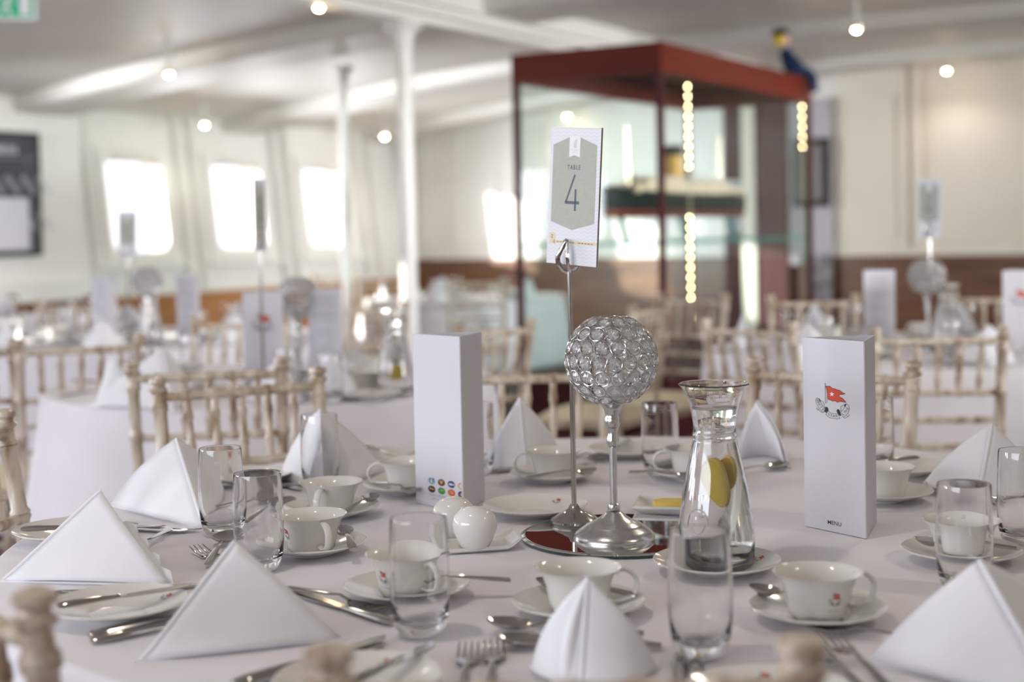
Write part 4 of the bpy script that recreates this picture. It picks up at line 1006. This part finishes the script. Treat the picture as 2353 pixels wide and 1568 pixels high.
# ---- butter dish
q = P(1535, 1178); t = thing('butter_dish', 'square white dish left of the carafe holding butter', 'dish', (q.x, q.y, TZ + .001), R(-12))
def bdf(off):
    def fn(a, b):
        x = 2 * a - 1; y = 2 * b - 1; m_ = max(abs(x), abs(y)); return (x * .052, y * .046, off + .013 * max(0, (m_ - .55) / .45) ** 1.5)
    return fn
mb = MB(); mb.grid(bdf(.004), 20, 20); mb.grid(bdf(0), 20, 20)
for s_ in (0, 1): mb.grid(lambda a, b: (lambda p, q: tuple(Vector(p).lerp(Vector(q), b)))(bdf(.0)(a, s_), bdf(.004)(a, s_)), 20, 1); mb.grid(lambda a, b: (lambda p, q: tuple(Vector(p).lerp(Vector(q), b)))(bdf(.0)(s_, a), bdf(.004)(s_, a)), 20, 1)
mb.build('dish_body', 'china', t, ang=60)
o = MB().prism([(-.03, -.02), (.02, -.024), (.026, .010), (-.012, .020), (-.032, .004)], .014).build('butter_pat', 'butter', smooth=False); o.location = (q.x + .008, q.y, TZ + .0062); tag(o, 'yellow butter pat on the square dish behind the carafe', 'butter')

# ---- cutlery
GK = 'cutlery on the nearest table'
cut(dspoon, .18, (1120, 1448), (1500, 1466), 'dessert spoon with large bowl left of the pleated napkin', GK, z=TZ + .004)
cut(dspoon, .18, (1142, 1488), (1490, 1492), 'dessert spoon under another, left of the pleated napkin', GK)
cut(fork, .195, (1078, 1494), (1052, 1690), 'left fork of the pair at bottom centre, tines up', GK); cut(fork, .195, (1136, 1488), (1120, 1690), 'right fork of the pair at bottom centre, tines up', GK)
cut(dspoon, .18, (1838, 1450), (2060, 1478), 'spoon at bottom right behind two forks', GK)
cut(fork, .195, (1862, 1488), (2030, 1640), 'lower fork of the diagonal pair at bottom right', GK, z=TZ + .004); cut(fork, .195, (1905, 1470), (2075, 1620), 'upper fork of the diagonal pair at bottom right', GK, z=TZ + .012)
cut(knife, .215, (1552, 1700), (1558, 1512), 'left knife of two below the front right tumbler', GK, anchor='tail'); cut(knife, .215, (1600, 1700), (1598, 1524), 'right knife of two below the front right tumbler', GK, anchor='tail')
cut(knife, .215, (500, 1400), (205, 1468), 'upper of two knife handles under the left front napkin', GK, anchor='tail', z=TZ + .002); cut(knife, .215, (520, 1420), (210, 1482), 'lower of two knife handles under the left front napkin', GK, anchor='tail')
cut(bknife, .165, (440, 1352), (133, 1400), 'butter knife lying across the bottom left side plate', GK, anchor='tail', z=TZ + .021)
cut(knife, .215, (470, 1348), (330, 1358), 'knife blade behind the bottom left side plate', GK)
cut(fork, .195, (330, 1392), (113, 1370), 'fork handle left of the bottom left side plate', GK, anchor='tail')
cut(knife, .215, (300, 1216), (50, 1222), 'knife handle at the far left behind the big napkin', GK, anchor='tail', z=TZ + .021)
cut(knife, .215, (462, 1221), (200, 1204), 'knife tip poking out below the second napkin, upper one', GK, z=TZ + .003); cut(knife, .215, (428, 1226), (180, 1212), 'knife tip poking out below the second napkin, lower one', GK)
cut(fork, .195, (290, 1290), (392, 1222), 'fork handle end right of the far left napkin', GK, anchor='tail')
cut(dspoon, .18, (528, 1238), (420, 1380), 'spoon bowl right behind the left front napkin tip', GK, z=TZ + .004); cut(fork, .195, (450, 1268), (600, 1330), 'fluted fork end left of the left front napkin tip', GK)
cut(dspoon, .18, (648, 1150), (480, 1188), 'spoon seen through the second tumbler', GK); cut(dspoon, .18, (668, 1158), (500, 1235), 'spoon crossing beside the cup with front handle', GK, z=TZ + .005)
cut(knife, .215, (692, 1130), (560, 1086), 'knife tip left of the rear left tumbler', GK)
cut(fork, .195, (893, 1412), (690, 1366), 'fork pointing at the front left tumbler', GK, z=TZ + .004); cut(knife, .215, (690, 1372), (902, 1438), 'knife handle under the fork by the front left tumbler', GK, anchor='tail')
cut(knife, .215, (890, 1468), (560, 1572), 'upper knife blade at bottom left of centre', GK, z=TZ + .004); cut(knife, .215, (884, 1484), (540, 1590), 'lower knife blade at bottom left of centre', GK)
cut(bknife, .165, (1000, 1484), (850, 1556), 'butter knife on the bottom edge side plate', GK, z=TZ + .021)
cut(fork, .195, (1112, 1064), (1235, 1092), 'fork tines at the foot of the napkin left of the rod', GK); cut(knife, .215, (1235, 1080), (1128, 1088), 'knife at the foot of the napkin left of the rod', GK, anchor='tail')
cut(fork, .195, (1410, 1042), (1290, 1066), 'fork behind the candle holder stem', GK); cut(dspoon, .18, (1400, 1056), (1280, 1074), 'spoon behind the candle holder stem', GK)
cut(bknife, .165, (1445, 1012), (1400, 1046), 'butter knife on the far side plate', GK, z=TZ + .021)
cut(dspoon, .18, (1811, 1076), (1690, 1092), 'spoon at the foot of the split napkin', GK)
cut(fork, .195, (2084, 1110), (2250, 1152), 'fork left of the ridge napkin', GK); cut(dspoon, .18, (2130, 1124), (2260, 1158), 'spoon beside the fork at the ridge napkin', GK, z=TZ + .004)
cut(bknife, .165, (1985, 1070), (2110, 1056), 'knife handle on the plate behind the flag menu', GK, anchor='tail', z=TZ + .021)
cut(bknife, .165, (912, 1052), (840, 1028), 'knife on the side plate left of the allergen menu', GK, z=TZ + .021)
cut(dspoon, .18, (2182, 1166), (2300, 1160), 'spoon lying behind the right cup seen through the tumbler', GK)
cut(knife, .215, (2400, 1130), (2308, 1146), 'knife end poking out right of the ridge napkin', GK, anchor='tail')
cut(knife, .215, (840, 1108), (700, 1118), 'knife behind the rear left tumbler', GK)

# ------------------------------------------------------------------ things on the background tables
def onT(px, d): q = D(px, 700, d); return Vector((q.x, q.y, TZ + .001))
def bgmenu(px, d, az, label, side=1):
    q = onT(px, d); w_ = .118; a = R(az); ax = Vector((math.cos(a), math.sin(a))); p = Vector((q.x, q.y))
    A = p - ax * w_ / 2; B = p + ax * w_ / 2; Cc = p + Vector((-ax.y, ax.x)) * .09
    menu([A, B, Cc], MH, TZ + .001, label, GM, {0: art_flag if side else art_lines}, .9)
bgmenu(603, 4.30, 15, 'white folded menu left of the blurred globe on the left middle table', 1); 
bgmenu(745, 4.40, -25, 'folded menu with printed lines right of the blurred globe on the left middle table', 0)
bgmenu(232, 6.30, -30, 'small folded menu left of the table 5 sign', 0); bgmenu(430, 6.40, -25, 'small folded menu right of the table 5 sign', 0)
bgmenu(2021, 5.15, 8, 'folded menu with printed text left of the blurred globe on the right table', 0); bgmenu(2345, 4.85, -5, 'folded menu with small red flag cut by the right edge', 1)
GH = 'crystal candle holders'
for px, d, lb in ((685, 4.45, 'blurred silver candle holder with crystal globe on the left middle table'), (340, 6.4, 'faint silver candle holder with crystal globe by the table 5 sign'), (2131, 5.2, 'blurred silver candle holder with crystal globe on the right table')):
    globe(onT(px, d), .3, lb, 'candle holder', GH)
for px, d, num, lb, rz, cpy, lb2 in ((601, 4.15, 4, 'thin stand with a card seen edge on at the left middle table', 82, 575, 'table number card seen edge on before the middle hull window'), (296, 6.45, 5, 'stand carrying the table 5 card in the left background', -20, 590, 'blurred card reading TABLE 5 before the leftmost hull window'), (2137, 5.05, 4, 'stand above the blurred globe on the right table', -55, 545, 'blurred pale card above the right table')):
    q = onT(px, d); o = stand(q, R(rz), lb, 'card stand', 'table number stands'); sz = (D(px, cpy, d).z - TZ - .38) / .01
    k = (D(px, cpy, d).z - TZ) / .388; o.scale = (1, 1, k)
    card(Vector((q.x, q.y + .004, TZ + .385 * k)), R(rz), R(1.5), num, lb2)
carafe(onT(2176, 4.95), 0, 'blurred glass carafe right of the globe on the right table', 'carafe', 'water carafes'); carafe(onT(905, 4.05), 0, 'blurred glass carafe with lemon at the right of the left middle table', 'carafe', 'water carafes')
carafe(onT(345, 6.0), 0, 'sunlit white looking carafe under the globe of table 5', 'carafe', 'water carafes')
for (x, y, z), lb in (((onT(905, 4.05)), 'lemon slice in the carafe on the left middle table'),): lemon(Vector((x, y, z + .06)), (R(80), 0, R(20)), lb)
def bgset(center, r, n, off, where, cat_g, d0=.17, near=True):
    for k in range(n):
        a = 2 * math.pi * (k + off) / n; ex = Vector((math.cos(a), math.sin(a), 0)); ey = Vector((-ex.y, ex.x, 0)); c = Vector((center[0], center[1], TZ + .001))
        side = ('right', 'far right', 'far', 'far left', 'left', 'near left', 'near', 'near right')[int(((a % (2 * math.pi)) / (2 * math.pi) * 8 + .5)) % 8]
        pl = '%s at its %s side' % (where, side)
        q = c + ex * (r - .36) + ey * .10; saucer(q, a, 'saucer of the setting on the ' + pl, 'saucer', cat_g); cup(q + Vector((0, 0, .0037)), a + 1, 'white teacup on the ' + pl, 'cup', cat_g)
        tumbler(c + ex * (r - .30) - ey * .07, 0, 'tumbler on the ' + pl, 'glass', cat_g)
        # napkin built from world points
        h = .13; b0 = c + ex * (r - .13)
        t = thing('folded_napkin', 'folded napkin on the ' + pl, 'napkin', b0, a, cat_g)
        A_, F_, B_, C_ = Vector((0, 0, h)), Vector((.05, 0, 0)), Vector((-.04, .10, 0)), Vector((-.04, -.10, 0))
        for nm, X_ in (('front_fold', B_), ('back_fold', C_)):
            vs = []; n_ = 6; idx = {}; fs = []; nr = (F_ - A_).cross(X_ - A_).normalized(); 
            if nr.x * 0 + nr.y * X_.y < 0: nr = -nr
            for i in range(n_ + 1):
                for j in range(n_ + 1 - i):
                    u_, v_ = i / n_, j / n_; w2 = 1 - u_ - v_; pt = A_ * w2 + F_ * u_ + X_ * v_ + nr * .05 * (u_ * v_ + w2 * v_); pt.z = max(pt.z, .001); idx[i, j] = len(vs); vs.append(pt)
            for i in range(n_):
                for j in range(n_ - i):
                    fs.append((idx[i, j], idx[i + 1, j], idx[i, j + 1]))
                    if j < n_ - i - 1: fs.append((idx[i + 1, j], idx[i + 1, j + 1], idx[i, j + 1]))
            ob = MB().add(vs, fs).build(nm, 'napkin', t, ang=85); s2 = ob.modifiers.new('t', 'SOLIDIFY'); s2.thickness = .003
        for kk, (kd, L_, off_, nm, ct_) in enumerate(((fork, .195, -.15, 'fork', 'fork'), (knife, .215, .19, 'knife', 'knife'))):
            if near: q = c + ex * (r - .14) + ey * off_; kd(q, 0, '%s on the %s' % (nm, pl), ct_, cat_g, rot=(0, 0, a + math.pi))
bgset(TL, .68, 5, .12, 'left middle table', 'place settings of the left middle table')
bgset(TR, .80, 7, .25, 'right table', 'place settings of the right table')
bgset(T5, .78, 7, .2, 'table 5', 'place settings of table 5', near=False)
bgset(TF, .70, 5, .5, 'distant sunlit table', 'place settings of the distant sunlit table', near=False)
bgset(TG, .8, 5, .5, 'distant far left table', 'place settings of the far left table', near=False)
plate(onT(845, 3.92), 0, 'side plate at the near edge of the left middle table', 'plate', 'background plates'); plate(onT(2230, 4.55), 0, 'side plate at the near edge of the right table', 'plate', 'background plates')

GBN = 'folded napkins on background tables'
napkin((375, 800), (398, 945), (206, 936), (442, 906), 'large blurred napkin at the near left edge of the left middle table', GBN)
napkin((640, 828), (625, 935), (560, 915), (705, 925), 'blurred napkin behind the sunlit chair on the left middle table', GBN)
napkin((1818, 765), (1822, 862), (1775, 850), (1868, 852), 'blurred napkin behind the angled chair on the right table', GBN)
tumbler(onT(755, 3.86), 0, 'tall blurred tumbler at the near edge of the left middle table', 'glass', 'tumblers on background tables')
q = onT(838, 4.12); saucer(q, 0, 'saucer under the blurred cup left of the lemon carafe', 'saucer', 'background saucers'); cup(q + Vector((0, 0, .0037)), 2, 'blurred white cup left of the lemon carafe on the left middle table', 'cup', 'background cups')
